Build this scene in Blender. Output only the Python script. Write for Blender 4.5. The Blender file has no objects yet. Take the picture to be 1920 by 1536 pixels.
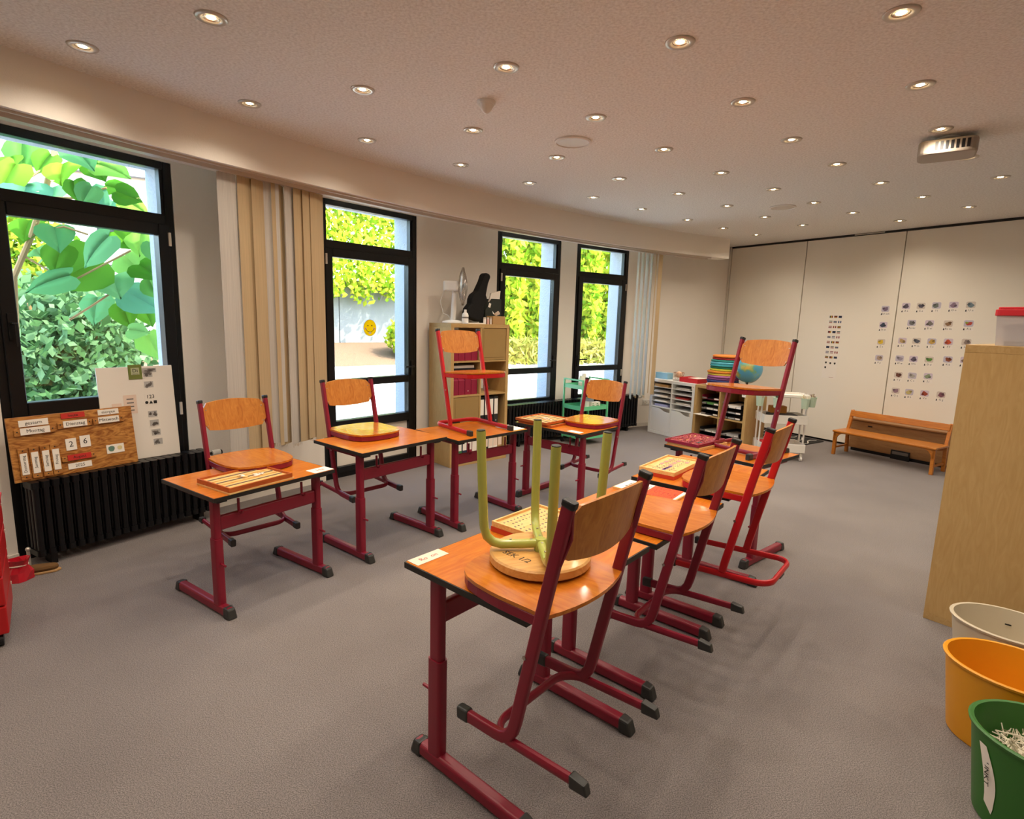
import bpy, bmesh, math, random
from mathutils import Vector, Matrix, Euler
random.seed(7)
PI = math.pi
R = math.radians
scn = bpy.context.scene
COL = scn.collection

# ------------------------------------------------------------------ camera
F_PX, PITCH, ROLL, CAM_H = 1045.02, R(9.218), R(1.643), 1.5248
CX, CY = 960.0, 768.0
_f = Vector((0, math.cos(PITCH), -math.sin(PITCH)))
_r0 = Vector((1, 0, 0))
_u0 = _r0.cross(_f)
_r = _r0 * math.cos(ROLL) + _u0 * math.sin(ROLL)
_u = _r.cross(_f)
EYE = Vector((0, 0, CAM_H))
cam_data = bpy.data.cameras.new('camera')
cam_data.sensor_fit = 'HORIZONTAL'
cam_data.sensor_width = 36.0
cam_data.lens = F_PX * 36.0 / 1920.0
cam_data.clip_start = 0.05
cam_data.clip_end = 300
cam = bpy.data.objects.new('camera', cam_data)
COL.objects.link(cam)
cam.matrix_world = Matrix(((_r.x, _u.x, -_f.x, 0), (_r.y, _u.y, -_f.y, 0), (_r.z, _u.z, -_f.z, CAM_H), (0, 0, 0, 1)))
scn.camera = cam

# ------------------------------------------------------------------ world, sun, exposure
SKY_STRENGTH = 1.8
SUN_STRENGTH = 8.5
LAMP_W = 18.5
EXPOSURE = 0.34
world = bpy.data.worlds.new('sky_world')
scn.world = world
world.use_nodes = True
wn = world.node_tree.nodes
wl = world.node_tree.links
bg = wn['Background']
sky = wn.new('ShaderNodeTexSky')
sky.sky_type = 'NISHITA'
sky.sun_disc = False
sky.sun_elevation = R(52)
sky.sun_rotation = R(100)
sky.air_density = 1.0
sky.dust_density = 2.0
wl.new(sky.outputs[0], bg.inputs[0])
bg.inputs[1].default_value = SKY_STRENGTH
sun_d = bpy.data.lights.new('sun', 'SUN')
sun_d.energy = SUN_STRENGTH
sun_d.angle = R(0.6)
sun_d.color = (1.0, 0.94, 0.84)
sun = bpy.data.objects.new('sun', sun_d)
COL.objects.link(sun)
# sun stands over the roof, to the camera's right: it lights the garden and never enters the room
_sd = Vector((-0.62, 0.14, -0.80)).normalized()
sun.rotation_euler = _sd.to_track_quat('-Z', 'Y').to_euler()
scn.view_settings.view_transform = 'Standard'
scn.view_settings.look = 'None'
scn.view_settings.gamma = 1.0
scn.view_settings.use_curve_mapping = False
scn.view_settings.exposure = EXPOSURE


def at(px, py, z=0.0):
    """world point on the horizontal plane z seen at a photo pixel"""
    d = _r * ((px - CX) / F_PX) - _u * ((py - CY) / F_PX) + _f
    t = (z - CAM_H) / d.z
    return EYE + d * t


def on_plane(px, py, p, ang):
    """world point on the vertical plane through p running in direction ang"""
    d = _r * ((px - CX) / F_PX) - _u * ((py - CY) / F_PX) + _f
    n = Vector((-math.sin(ang), math.cos(ang), 0))
    t = n.dot(Vector((p[0], p[1], 0)) - EYE) / n.dot(d)
    return EYE + d * t


# ------------------------------------------------------------------ helpers
def lin(c):
    return tuple((x / 12.92 if x <= 0.04045 else ((x + 0.055) / 1.055) ** 2.4) for x in c)


def hexc(s):
    s = s.lstrip('#')
    return lin(tuple(int(s[i:i + 2], 16) / 255 for i in (0, 2, 4)))


MATS = {}


def nmat(name):
    m = bpy.data.materials.new(name)
    m.use_nodes = True
    MATS[name] = m
    return m, m.node_tree.nodes, m.node_tree.links, m.node_tree.nodes['Principled BSDF']


def mat(name, col, rough=0.5, metal=0.0, spec=0.5, coat=0.0, noise=None, bump=None, emit=None, alpha=None, trans=None):
    """col hex string; noise=(scale, amount) brightness mottling; bump=(scale, strength)"""
    if name in MATS:
        return MATS[name]
    m, n, l, b = nmat(name)
    c = hexc(col) if isinstance(col, str) else col
    b.inputs['Base Color'].default_value = (*c, 1)
    b.inputs['Roughness'].default_value = rough
    b.inputs['Metallic'].default_value = metal
    b.inputs['Specular IOR Level'].default_value = spec
    b.inputs['Coat Weight'].default_value = coat
    if noise or bump:
        tc = n.new('ShaderNodeTexCoord')
    if noise:
        t = n.new('ShaderNodeTexNoise')
        t.inputs['Scale'].default_value = noise[0]
        t.inputs['Detail'].default_value = 4
        l.new(tc.outputs['Object'], t.inputs['Vector'])
        mx = n.new('ShaderNodeMix')
        mx.data_type = 'RGBA'
        mx.inputs[6].default_value = (*[x * (1 - noise[1]) for x in c], 1)
        mx.inputs[7].default_value = (*[min(1, x * (1 + noise[1])) for x in c], 1)
        l.new(t.outputs[0], mx.inputs[0])
        l.new(mx.outputs[2], b.inputs['Base Color'])
    if bump:
        t2 = n.new('ShaderNodeTexNoise')
        t2.inputs['Scale'].default_value = bump[0]
        t2.inputs['Detail'].default_value = 3
        l.new(tc.outputs['Object'], t2.inputs['Vector'])
        bp = n.new('ShaderNodeBump')
        bp.inputs['Strength'].default_value = bump[1]
        bp.inputs['Distance'].default_value = 0.01
        l.new(t2.outputs[0], bp.inputs['Height'])
        l.new(bp.outputs[0], b.inputs['Normal'])
    if emit:
        b.inputs['Emission Color'].default_value = (*hexc(emit[0]), 1)
        b.inputs['Emission Strength'].default_value = emit[1]
    if trans:
        b.inputs['Transmission Weight'].default_value = trans
    if alpha:
        b.inputs['Alpha'].default_value = alpha
    return m


def wood(name, c1, c2, rough=0.35, scale=(1.5, 18, 18), coat=0.0, distort=1.5, contrast=1.0):
    """grain runs along object x"""
    m, n, l, b = nmat(name)
    tc = n.new('ShaderNodeTexCoord')
    mp = n.new('ShaderNodeMapping')
    mp.inputs['Scale'].default_value = scale
    l.new(tc.outputs['Object'], mp.inputs[0])
    t = n.new('ShaderNodeTexNoise')
    t.inputs['Scale'].default_value = 3
    t.inputs['Detail'].default_value = 6
    t.inputs['Distortion'].default_value = distort
    l.new(mp.outputs[0], t.inputs['Vector'])
    r = n.new('ShaderNodeValToRGB')
    r.color_ramp.elements[0].position = 0.5 - 0.22 / contrast
    r.color_ramp.elements[1].position = 0.5 + 0.22 / contrast
    r.color_ramp.elements[0].color = (*hexc(c1), 1)
    r.color_ramp.elements[1].color = (*hexc(c2), 1)
    l.new(t.outputs[0], r.inputs[0])
    l.new(r.outputs[0], b.inputs['Base Color'])
    b.inputs['Roughness'].default_value = rough
    b.inputs['Specular IOR Level'].default_value = 0.4
    b.inputs['Coat Weight'].default_value = coat
    b.inputs['Coat Roughness'].default_value = 0.08
    return m


class MB:
    """collects vertices and faces of one mesh"""

    def __init__(s):
        s.v, s.f = [], []

    def add(s, vs, fs):
        o = len(s.v)
        s.v += [Vector(x) for x in vs]
        s.f += [tuple(i + o for i in f) for f in fs]
        return s

    def box(s, c, d, rz=0.0, rot=None):
        hx, hy, hz = d[0] / 2, d[1] / 2, d[2] / 2
        vs = [Vector((x, y, z)) for z in (-hz, hz) for y in (-hy, hy) for x in (-hx, hx)]
        if rot is not None:
            vs = [rot @ v for v in vs]
        if rz:
            q = Matrix.Rotation(rz, 3, 'Z')
            vs = [q @ v for v in vs]
        c = Vector(c)
        return s.add([v + c for v in vs], [(0, 2, 3, 1), (4, 5, 7, 6), (0, 1, 5, 4), (2, 6, 7, 3), (0, 4, 6, 2), (1, 3, 7, 5)])

    def box2(s, a, b):
        return s.box([(x + y) / 2 for x, y in zip(a, b)], [abs(y - x) for x, y in zip(a, b)])

    def prism(s, pts, z0, z1):
        n = len(pts)
        vs = [(p[0], p[1], z0) for p in pts] + [(p[0], p[1], z1) for p in pts]
        fs = [tuple(range(n - 1, -1, -1)), tuple(range(n, 2 * n))] + [(i, (i + 1) % n, n + (i + 1) % n, n + i) for i in range(n)]
        return s.add(vs, fs)

    def lathe(s, prof, n=24, c=(0, 0, 0), sx=1.0, sy=1.0, close=False):
        c = Vector(c)
        vs, fs = [], []
        k = len(prof)
        for i in range(n):
            a = 2 * PI * i / n
            for r, z in prof:
                vs.append(Vector((r * math.cos(a) * sx, r * math.sin(a) * sy, z)) + c)
        for i in range(n):
            j = (i + 1) % n
            for q in range(k - 1):
                fs.append((i * k + q, j * k + q, j * k + q + 1, i * k + q + 1))
        if prof[0][0] > 1e-6 and close:
            fs.append(tuple(i * k for i in range(n - 1, -1, -1)))
        if prof[-1][0] > 1e-6 and close:
            fs.append(tuple(i * k + k - 1 for i in range(n)))
        return s.add(vs, fs)

    def tube(s, path, rx, ry=None, n=10, caps=True, side=None, prof=None, closed=False):
        """sweep an ellipse (rx along `side`, ry across) along path"""
        ry = rx if ry is None else ry
        P = [Vector(p) for p in path]
        k = len(P)
        if prof is None:
            prof = [(rx * math.cos(2 * PI * i / n), ry * math.sin(2 * PI * i / n)) for i in range(n)]
        n = len(prof)
        vs, fs = [], []
        prev = None
        for i in range(k):
            if closed:
                t = (P[(i + 1) % k] - P[i - 1]).normalized()
            else:
                t = (P[min(i + 1, k - 1)] - P[max(i - 1, 0)]).normalized()
            if side is not None:
                a = Vector(side)
                a = (a - t * a.dot(t))
                if a.length < 1e-4:
                    a = t.orthogonal()
                a.normalize()
            elif prev is None:
                a = t.orthogonal().normalized()
            else:
                a = (prev - t * prev.dot(t)).normalized()
            prev = a
            b = t.cross(a)
            for x, y in prof:
                vs.append(P[i] + a * x + b * y)
        m = k if closed else k - 1
        for i in range(m):
            i2 = (i + 1) % k
            for j in range(n):
                fs.append((i * n + j, i * n + (j + 1) % n, i2 * n + (j + 1) % n, i2 * n + j))
        if caps and not closed:
            fs.append(tuple(range(n - 1, -1, -1)))
            fs.append(tuple((k - 1) * n + j for j in range(n)))
        return s.add(vs, fs)

    def sphere(s, c, r, nu=20, nv=12, sz=1.0):
        prof = [(r * math.sin(PI * i / nv), -r * math.cos(PI * i / nv) * sz) for i in range(nv + 1)]
        prof[0] = (1e-5, prof[0][1])
        prof[-1] = (1e-5, prof[-1][1])
        return s.lathe(prof, nu, c)

    def xf(s, M):
        s.v = [M @ v for v in s.v]
        return s

    def mesh(s, name):
        me = bpy.data.meshes.new(name)
        me.from_pydata([tuple(v) for v in s.v], [], s.f)
        me.update()
        return me


def fixn(me):
    b = bmesh.new()
    b.from_mesh(me)
    bmesh.ops.recalc_face_normals(b, faces=b.faces)
    b.to_mesh(me)
    b.free()


def obj(name, mb, m, parent=None, loc=None, rz=None, rot=None, bevel=None, smooth=False, seg=2, fix=True):
    me = mb if isinstance(mb, bpy.types.Mesh) else mb.mesh(name)
    if fix and not isinstance(mb, bpy.types.Mesh):
        fixn(me)
    if m is not None and len(me.materials) == 0:
        me.materials.append(m if not isinstance(m, str) else MATS[m])
    if smooth:
        for p in me.polygons:
            p.use_smooth = True
    o = bpy.data.objects.new(name, me)
    COL.objects.link(o)
    if parent is not None:
        o.parent = parent
    if loc is not None:
        o.location = loc
    if rz is not None:
        o.rotation_euler = (0, 0, rz)
    if rot is not None:
        o.rotation_euler = rot
    if bevel:
        md = o.modifiers.new('bevel', 'BEVEL')
        md.width = bevel
        md.segments = seg
        md.limit_method = 'ANGLE'
        md.angle_limit = R(40)
        if smooth is False and seg > 1:
            pass
    if smooth:
        try:
            md = o.modifiers.new('wn', 'WEIGHTED_NORMAL')
            md.keep_sharp = True
        except Exception:
            pass
        me.set_sharp_from_angle(angle=R(38))
    return o


def tag(o, label, cat, group=None):
    o['label'] = label
    o['category'] = cat
    if group:
        o['group'] = group
    return o


def thing(name, label, cat, loc=(0, 0, 0), rz=0.0, group=None, rx=0.0):
    o = bpy.data.objects.new(name, None)
    o.empty_display_size = 0.1
    COL.objects.link(o)
    o.location = loc
    o.rotation_euler = (rx, 0, rz)
    return tag(o, label, cat, group)


def struct(name, mb, m, parent=None, **k):
    o = obj(name, mb, m, parent, **k)
    if parent is None:
        o['kind'] = 'structure'
    return o


def stuff(o):
    o['kind'] = 'stuff'
    return o


def copy_tree(o, parent=None):
    c = o.copy()
    COL.objects.link(c)
    c.parent = parent
    for ch in list(o.children):
        copy_tree(ch, c)
    return c


def text_mesh(s, size, depth=0.0008, align='CENTER'):
    cu = bpy.data.curves.new('txt', 'FONT')
    cu.body = s
    cu.size = size
    cu.extrude = depth
    cu.align_x = align
    cu.align_y = 'CENTER'
    cu.resolution_u = 2
    o = bpy.data.objects.new('txt', cu)
    me = bpy.data.meshes.new_from_object(o)
    bpy.data.objects.remove(o)
    bpy.data.curves.remove(cu)
    return me


def text(name, s, size, m, parent, M, depth=0.0006):
    """lettering lying in the plane of M (local x right, y up, z out)"""
    me = text_mesh(s, size, depth)
    me.materials.append(m if not isinstance(m, str) else MATS[m])
    o = bpy.data.objects.new(name, me)
    COL.objects.link(o)
    o.parent = parent
    o.matrix_local = M
    return o


def arc(cx, cy, r, a0, a1, n):
    return [(cx + r * math.cos(a0 + (a1 - a0) * i / n), cy + r * math.sin(a0 + (a1 - a0) * i / n)) for i in range(n + 1)]


def rrect(x0, y0, x1, y1, r, n=4):
    return (arc(x1 - r, y0 + r, r, -PI / 2, 0, n) + arc(x1 - r, y1 - r, r, 0, PI / 2, n)
            + arc(x0 + r, y1 - r, r, PI / 2, PI, n) + arc(x0 + r, y0 + r, r, PI, 1.5 * PI, n))


# ------------------------------------------------------------------ materials
def build_materials():
    # carpet: grey loop pile with fine fleck and soft wear
    m, n, l, b = nmat('carpet')
    tc = n.new('ShaderNodeTexCoord')
    t1 = n.new('ShaderNodeTexNoise'); t1.inputs['Scale'].default_value = 260; t1.inputs['Detail'].default_value = 3
    t2 = n.new('ShaderNodeTexNoise'); t2.inputs['Scale'].default_value = 1.3; t2.inputs['Detail'].default_value = 5
    for t in (t1, t2):
        l.new(tc.outputs['Object'], t.inputs['Vector'])
    r1 = n.new('ShaderNodeValToRGB')
    r1.color_ramp.elements[0].position = 0.36; r1.color_ramp.elements[0].color = (*hexc('5b5452'), 1)
    r1.color_ramp.elements[1].position = 0.66; r1.color_ramp.elements[1].color = (*hexc('948b87'), 1)
    l.new(t1.outputs[0], r1.inputs[0])
    r2 = n.new('ShaderNodeValToRGB')
    r2.color_ramp.elements[0].position = 0.35; r2.color_ramp.elements[0].color = (0.84, 0.83, 0.84, 1)
    r2.color_ramp.elements[1].position = 0.62; r2.color_ramp.elements[1].color = (1, 1, 1, 1)
    l.new(t2.outputs[0], r2.inputs[0])
    mx = n.new('ShaderNodeMix'); mx.data_type = 'RGBA'; mx.blend_type = 'MULTIPLY'; mx.inputs[0].default_value = 1
    l.new(r1.outputs[0], mx.inputs[6]); l.new(r2.outputs[0], mx.inputs[7]); l.new(mx.outputs[2], b.inputs['Base Color'])
    b.inputs['Roughness'].default_value = 0.95
    b.inputs['Sheen Weight'].default_value = 0.15
    bp = n.new('ShaderNodeBump'); bp.inputs['Strength'].default_value = 0.6; bp.inputs['Distance'].default_value = 0.004
    l.new(t1.outputs[0], bp.inputs['Height']); l.new(bp.outputs[0], b.inputs['Normal'])
    # ceiling plaster: dabbed rough render
    m, n, l, b = nmat('ceiling_plaster')
    tc = n.new('ShaderNodeTexCoord')
    t1 = n.new('ShaderNodeTexNoise'); t1.inputs['Scale'].default_value = 75; t1.inputs['Detail'].default_value = 4
    l.new(tc.outputs['Object'], t1.inputs['Vector'])
    r1 = n.new('ShaderNodeValToRGB')
    r1.color_ramp.elements[0].position = 0.3; r1.color_ramp.elements[0].color = (*hexc('ddd8d2'), 1)
    r1.color_ramp.elements[1].position = 0.62; r1.color_ramp.elements[1].color = (*hexc('f4f1ec'), 1)
    l.new(t1.outputs[0], r1.inputs[0]); l.new(r1.outputs[0], b.inputs['Base Color'])
    bp = n.new('ShaderNodeBump'); bp.inputs['Strength'].default_value = 0.55; bp.inputs['Distance'].default_value = 0.012
    l.new(t1.outputs[0], bp.inputs['Height']); l.new(bp.outputs[0], b.inputs['Normal'])
    b.inputs['Roughness'].default_value = 0.95
    mat('wall_paint', 'efe8dd', 0.85, noise=(3, 0.02), bump=(160, 0.12))
    mat('panel_paint', 'ebe3d4', 0.75, noise=(2, 0.02), bump=(220, 0.08))
    mat('stucco', 'b9c0c8', 0.95, bump=(60, 1.0))
    mat('gap_dark', '14120f', 0.6)
    mat('frame_black', '0b0c0e', 0.35, spec=0.4)
    mat('radiator_black', '0a0a0d', 0.35, spec=0.4)
    mat('white_trim', 'e6dfd2', 0.5)
    mat('white_plastic', 'e9e6df', 0.35)
    mat('rail_white', 'cfc3b4', 0.4)
    mat('crimson', '800f28', 0.38, spec=0.5, noise=(40, 0.06))
    mat('red_paint', 'b8101a', 0.35, spec=0.5, noise=(40, 0.06))
    mat('cap_grey', '2b2b29', 0.45)
    mat('edge_black', '1f1c18', 0.45)
    wood('desk_wood', 'b45c10', 'cf7a20', 0.27, (2.2, 16, 16), coat=0.12)
    wood('chair_wood', 'b05c12', 'cc7a22', 0.25, (14, 2.0, 14), coat=0.45)
    wood('chair_back_wood', 'ac6626', 'c8863c', 0.35, (14, 14, 2.0), coat=0.05)
    wood('stool_wood', 'c58b45', 'e0ad66', 0.35, (2.5, 16, 16), coat=0.2)
    wood('birch', 'b4915a', 'c19f69', 0.45, (9, 9, 1.5), distort=2.5)
    wood('birch_h', 'ac8a54', 'bd9c68', 0.45, (1.5, 9, 9), distort=2.5)
    wood('bench_wood', 'a8601c', 'c47c2e', 0.35, (1.5, 14, 14), coat=0.1)
    wood('dark_bench_wood', '8a6038', '9f7448', 0.5, (1.5, 14, 14))
    wood('board_oak', '8a4f1c', 'c58a45', 0.45, (2.0, 5.5, 7.5), distort=4.0, contrast=1.6)
    wood('box_wood', 'd6a35c', 'ebc383', 0.45, (3, 20, 20))
    wood('tray_wood', 'a4481a', 'c06428', 0.4, (3, 20, 20))
    mat('box_red', 'c0381a', 0.45)
    mat('stool_green', 'a9ad52', 0.22, spec=0.5, coat=0.3)
    mat('paper', 'ece4d8', 0.8)
    mat('paper_pink', 'e6cfbc', 0.8)
    mat('ink', '1a1714', 0.7)
    mat('ink_grey', '77706a', 0.7)
    mat('ink_red', 'a04038', 0.7)
    mat('screw', 'b9b2a8', 0.3, metal=1.0)
    mat('trim_metal', 'c9c2b8', 0.35, metal=0.6)
    mat('bulb', 'ffffff', 0.5, emit=('ffd9a0', 60.0))
    mat('reflector', 'd9c7a6', 0.2, metal=1.0)
    mat('black_plastic', '131316', 0.4)
    mat('black_cloth', '0b0b0c', 0.9)
    mat('green_metal', '68c892', 0.35)
    mat('mint', 'b9cdb6', 0.4)
    mat('cardboard', 'b08a58', 0.8, noise=(20, 0.06))
    mat('insert_tan', '9a7c48', 0.75, noise=(6, 0.08))
    mat('file_crimson', '8c1838', 0.4)
    mat('grey_concrete', '7f827e', 0.9, noise=(4, 0.12), bump=(30, 0.3))
    mat('mulch', '6c543d', 0.95, noise=(25, 0.4), bump=(40, 1.0))
    mat('terrace', 'd9d3c8', 0.9, noise=(3, 0.1))
    # glass: mostly clear pane with surface reflection
    m = bpy.data.materials.new('glass'); m.use_nodes = True; MATS['glass'] = m
    n, l = m.node_tree.nodes, m.node_tree.links
    n.remove(n['Principled BSDF'])
    tr = n.new('ShaderNodeBsdfTransparent'); tr.inputs[0].default_value = (0.93, 0.96, 0.95, 1)
    gl = n.new('ShaderNodeBsdfGlossy'); gl.inputs['Roughness'].default_value = 0.02
    fr = n.new('ShaderNodeFresnel'); fr.inputs[0].default_value = 1.45
    mx = n.new('ShaderNodeMixShader')
    ge = n.new('ShaderNodeNewGeometry'); io = n.new('ShaderNodeMix'); io.data_type = 'FLOAT'; io.inputs[2].default_value = 1.45; io.inputs[3].default_value = 1 / 1.45
    l.new(ge.outputs['Backfacing'], io.inputs[0]); l.new(io.outputs[0], fr.inputs[0])
    l.new(fr.outputs[0], mx.inputs[0]); l.new(tr.outputs[0], mx.inputs[1]); l.new(gl.outputs[0], mx.inputs[2])
    l.new(mx.outputs[0], n['Material Output'].inputs[0])
    # blinds: thin woven fabric that lets some light through
    for nm, c in (('blind_cream', 'd9c19a'), ('blind_white', 'ddd6cc')):
        m = bpy.data.materials.new(nm); m.use_nodes = True; MATS[nm] = m
        n, l = m.node_tree.nodes, m.node_tree.links
        n.remove(n['Principled BSDF'])
        df = n.new('ShaderNodeBsdfDiffuse'); tl = n.new('ShaderNodeBsdfTranslucent')
        mx = n.new('ShaderNodeMixShader'); mx.inputs[0].default_value = 0.3
        tc = n.new('ShaderNodeTexCoord'); wv = n.new('ShaderNodeTexNoise'); wv.inputs['Scale'].default_value = 4
        mp = n.new('ShaderNodeMapping'); mp.inputs['Scale'].default_value = (90, 90, 0.6)
        l.new(tc.outputs['Object'], mp.inputs[0]); l.new(mp.outputs[0], wv.inputs['Vector'])
        cc = hexc(c)
        rr = n.new('ShaderNodeValToRGB')
        rr.color_ramp.elements[0].position = .35; rr.color_ramp.elements[1].position = .65
        rr.color_ramp.elements[0].color = (*[x * .86 for x in cc], 1); rr.color_ramp.elements[1].color = (*cc, 1)
        l.new(wv.outputs[0], rr.inputs[0])
        for q in (df, tl):
            l.new(rr.outputs[0], q.inputs[0])
        l.new(df.outputs[0], mx.inputs[1]); l.new(tl.outputs[0], mx.inputs[2]); l.new(mx.outputs[0], n['Material Output'].inputs[0])
    m = bpy.data.materials.new('sticker_yellow'); m.use_nodes = True; MATS['sticker_yellow'] = m
    n, l = m.node_tree.nodes, m.node_tree.links
    n.remove(n['Principled BSDF'])
    df = n.new('ShaderNodeBsdfDiffuse'); tl = n.new('ShaderNodeBsdfTranslucent'); mx = n.new('ShaderNodeMixShader'); mx.inputs[0].default_value = 0.6
    for q in (df, tl):
        q.inputs[0].default_value = (*hexc('f0d21c'), 1)
    l.new(df.outputs[0], mx.inputs[1]); l.new(tl.outputs[0], mx.inputs[2]); l.new(mx.outputs[0], n['Material Output'].inputs[0])
    # foliage: every leaf its own tone, light shines through
    for nm, cols in (('ivy', ('5f8a1e', 'a3bd2c', 'd9cf4a', '7fa52a')), ('ivy_deep', ('3f6f1c', '7fa02c', 'b7b840', '5c8a26')),
                     ('shrub', ('33542c', '5d8450', '86a878', '44683c')), ('catalpa', ('2f6a1c', '5f962c', '5f9c7c', '86b834')),
                     ('dry_grass', ('7a8434', 'a89c48', 'bcae62', '66742e'))):
        m = bpy.data.materials.new(nm); m.use_nodes = True; MATS[nm] = m
        n, l = m.node_tree.nodes, m.node_tree.links
        n.remove(n['Principled BSDF'])
        df = n.new('ShaderNodeBsdfDiffuse'); tl = n.new('ShaderNodeBsdfTranslucent')
        mx = n.new('ShaderNodeMixShader'); mx.inputs[0].default_value = 0.42
        gm = n.new('ShaderNodeNewGeometry')
        oi = n.new('ShaderNodeObjectInfo')
        ad = n.new('ShaderNodeMath'); ad.operation = 'ADD'
        fr = n.new('ShaderNodeMath'); fr.operation = 'FRACT'
        l.new(gm.outputs['Random Per Island'], ad.inputs[0]); l.new(oi.outputs['Random'], ad.inputs[1]); l.new(ad.outputs[0], fr.inputs[0])
        rr = n.new('ShaderNodeValToRGB')
        rr.color_ramp.elements[0].color = (*hexc(cols[0]), 1)
        rr.color_ramp.elements[1].color = (*hexc(cols[3]), 1)
        for p, c in ((.4, cols[1]), (.7, cols[2])):
            e = rr.color_ramp.elements.new(p); e.color = (*hexc(c), 1)
        l.new(fr.outputs[0], rr.inputs[0])
        l.new(rr.outputs[0], df.inputs[0]); l.new(rr.outputs[0], tl.inputs[0])
        l.new(df.outputs[0], mx.inputs[1]); l.new(tl.outputs[0], mx.inputs[2]); l.new(mx.outputs[0], n['Material Output'].inputs[0])


build_materials()

# ------------------------------------------------------------------ room shell: the window wall is an arc about RC
RC = Vector((9.3053, -3.7912, 0))
R_WALL, R_FASCIA = 14.07, 13.48
H_CEIL = 2.72
PART_P = Vector((3.28, 9.0, 0))
PART_A = R(-56.65)
PART_D = Vector((math.cos(PART_A), math.sin(PART_A), 0))
PART_N = Vector((-math.sin(PART_A), math.cos(PART_A), 0))    # away from the room


def pol(deg, r=R_WALL, z=0.0):
    return Vector((RC.x + r * math.cos(R(deg)), RC.y + r * math.sin(R(deg)), z))


def arc_prism(mb, a0, a1, r0, r1, z0, z1, step=0.7):
    n = max(1, int(abs(a1 - a0) / step))
    A = [a0 + (a1 - a0) * i / n for i in range(n + 1)]
    return mb.prism([pol(a, r1)[:2] for a in A] + [pol(a, r0)[:2] for a in reversed(A)], z0, z1)


OPEN = [(150.45, 146.22), (141.49, 137.11), (132.59, 128.42), (127.29, 123.40)]   # window 1, garden door, window 3, window 4
A_START, A_CORNER = 168.0, 115.25
part_end = PART_P + PART_D * 6.6
room = [pol(a, 14.1)[:2] for a in [A_START - i * (A_START - A_CORNER) / 60 for i in range(61)]] + [(PART_P + PART_N * .14 - PART_D * .1)[:2], (part_end + PART_N * .14)[:2], (5.6, -1.3), (-4.1, -1.6)]

struct('floor', MB().prism(room, -0.2, 0.0), 'carpet')
roofpoly = [pol(a, 14.46)[:2] for a in [A_START - i * (A_START - 113.5) / 60 for i in range(61)]] + [(part_end + PART_N * .3)[:2], (5.8, -1.5), (-4.3, -1.9)]
struct('ceiling', MB().prism(roofpoly, H_CEIL, H_CEIL + 0.3), 'ceiling_plaster')

wm, wo, bb = MB(), MB(), MB()
edges = [A_START] + [a for o in OPEN for a in o] + [A_CORNER]
for i in range(0, len(edges), 2):
    a0, a1 = edges[i], edges[i + 1]
    arc_prism(wm, a0, a1, R_WALL, R_WALL + 0.09, 0, H_CEIL)
    arc_prism(wo, a0, a1, R_WALL + 0.09, R_WALL + 0.38, -0.1, H_CEIL)
    arc_prism(bb, a0 if i else a0, a1, R_WALL - 0.012, R_WALL, 0, 0.055)
for a0, a1 in OPEN:
    arc_prism(wm, a0, a1, R_WALL, R_WALL + 0.09, 2.51, H_CEIL)
    arc_prism(wo, a0, a1, R_WALL + 0.09, R_WALL + 0.38, 2.51, H_CEIL)
struct('wall_left', wm, 'wall_paint')
struct('wall_outer', wo, 'stucco')
struct('baseboard_left', bb, 'white_trim')
# pelmet hanging from the ceiling in front of the windows, with the blind rail under it
pm = MB()
arc_prism(pm, A_START, 117.9, R_FASCIA, R_FASCIA + 0.2, 2.45, H_CEIL)
struct('trim_1', pm, 'wall_paint')
rm = MB()
arc_prism(rm, A_START, 119.2, R_FASCIA + 0.035, R_FASCIA + 0.05, 2.437, 2.451)
arc_prism(rm, A_START, 119.2, R_FASCIA + 0.10, R_FASCIA + 0.16, 2.425, 2.451)
struct('trim_2', rm, 'rail_white')

# unseen walls that close the room
def wall_seg(name, p, q, t=0.1):
    p, q = Vector((*p, 0)), Vector((*q, 0))
    d = (q - p).normalized()
    n = Vector((d.y, -d.x, 0)) * t
    struct(name, MB().prism([p[:2], q[:2], (q + n)[:2], (p + n)[:2]], 0, H_CEIL), 'wall_paint')


wall_seg('wall_right', (5.6, -1.3), part_end[:2])
wall_seg('wall_rear', (-4.1, -1.6), (5.6, -1.3))
wall_seg('wall_side', pol(A_START, 14.1)[:2], (-4.1, -1.6))

# folding partition of tall panels, black running track on top, dark joint at the floor
core = MB().prism([(PART_P + PART_N * .06)[:2], (part_end + PART_N * .06)[:2], (part_end + PART_N * .14)[:2], (PART_P + PART_N * .14)[:2]], 0, H_CEIL)
part = struct('wall_back', core, 'gap_dark')
s_edges = [-0.04, 0.10, 1.284, 2.49, 3.70, 4.91, 6.1, 6.6]
for i in range(len(s_edges) - 1):
    a, b = s_edges[i] + 0.006, s_edges[i + 1] - 0.006
    p0, p1 = PART_P + PART_D * a, PART_P + PART_D * b
    o = obj('panel', MB().prism([p0[:2], p1[:2], (p1 + PART_N * .065)[:2], (p0 + PART_N * .065)[:2]], 0.028, H_CEIL - (0.028 if i else 0.004)), 'panel_paint', part)
trk = MB()
p0, p1 = PART_P + PART_D * .10, part_end
trk.prism([(p0 + PART_N * -.008)[:2], (p1 + PART_N * -.008)[:2], (p1 + PART_N * .06)[:2], (p0 + PART_N * .06)[:2]], H_CEIL - 0.024, H_CEIL - 0.001)
obj('track', trk, 'gap_dark', part)
p0, p1 = PART_P + PART_D * 1.9, PART_P + PART_D * 2.25
obj('track_lamp', MB().prism([(p0 - PART_N * .012)[:2], (p1 - PART_N * .012)[:2], p1[:2], p0[:2]], H_CEIL - 0.018, H_CEIL - 0.006), 'trim_metal', part)

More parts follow.
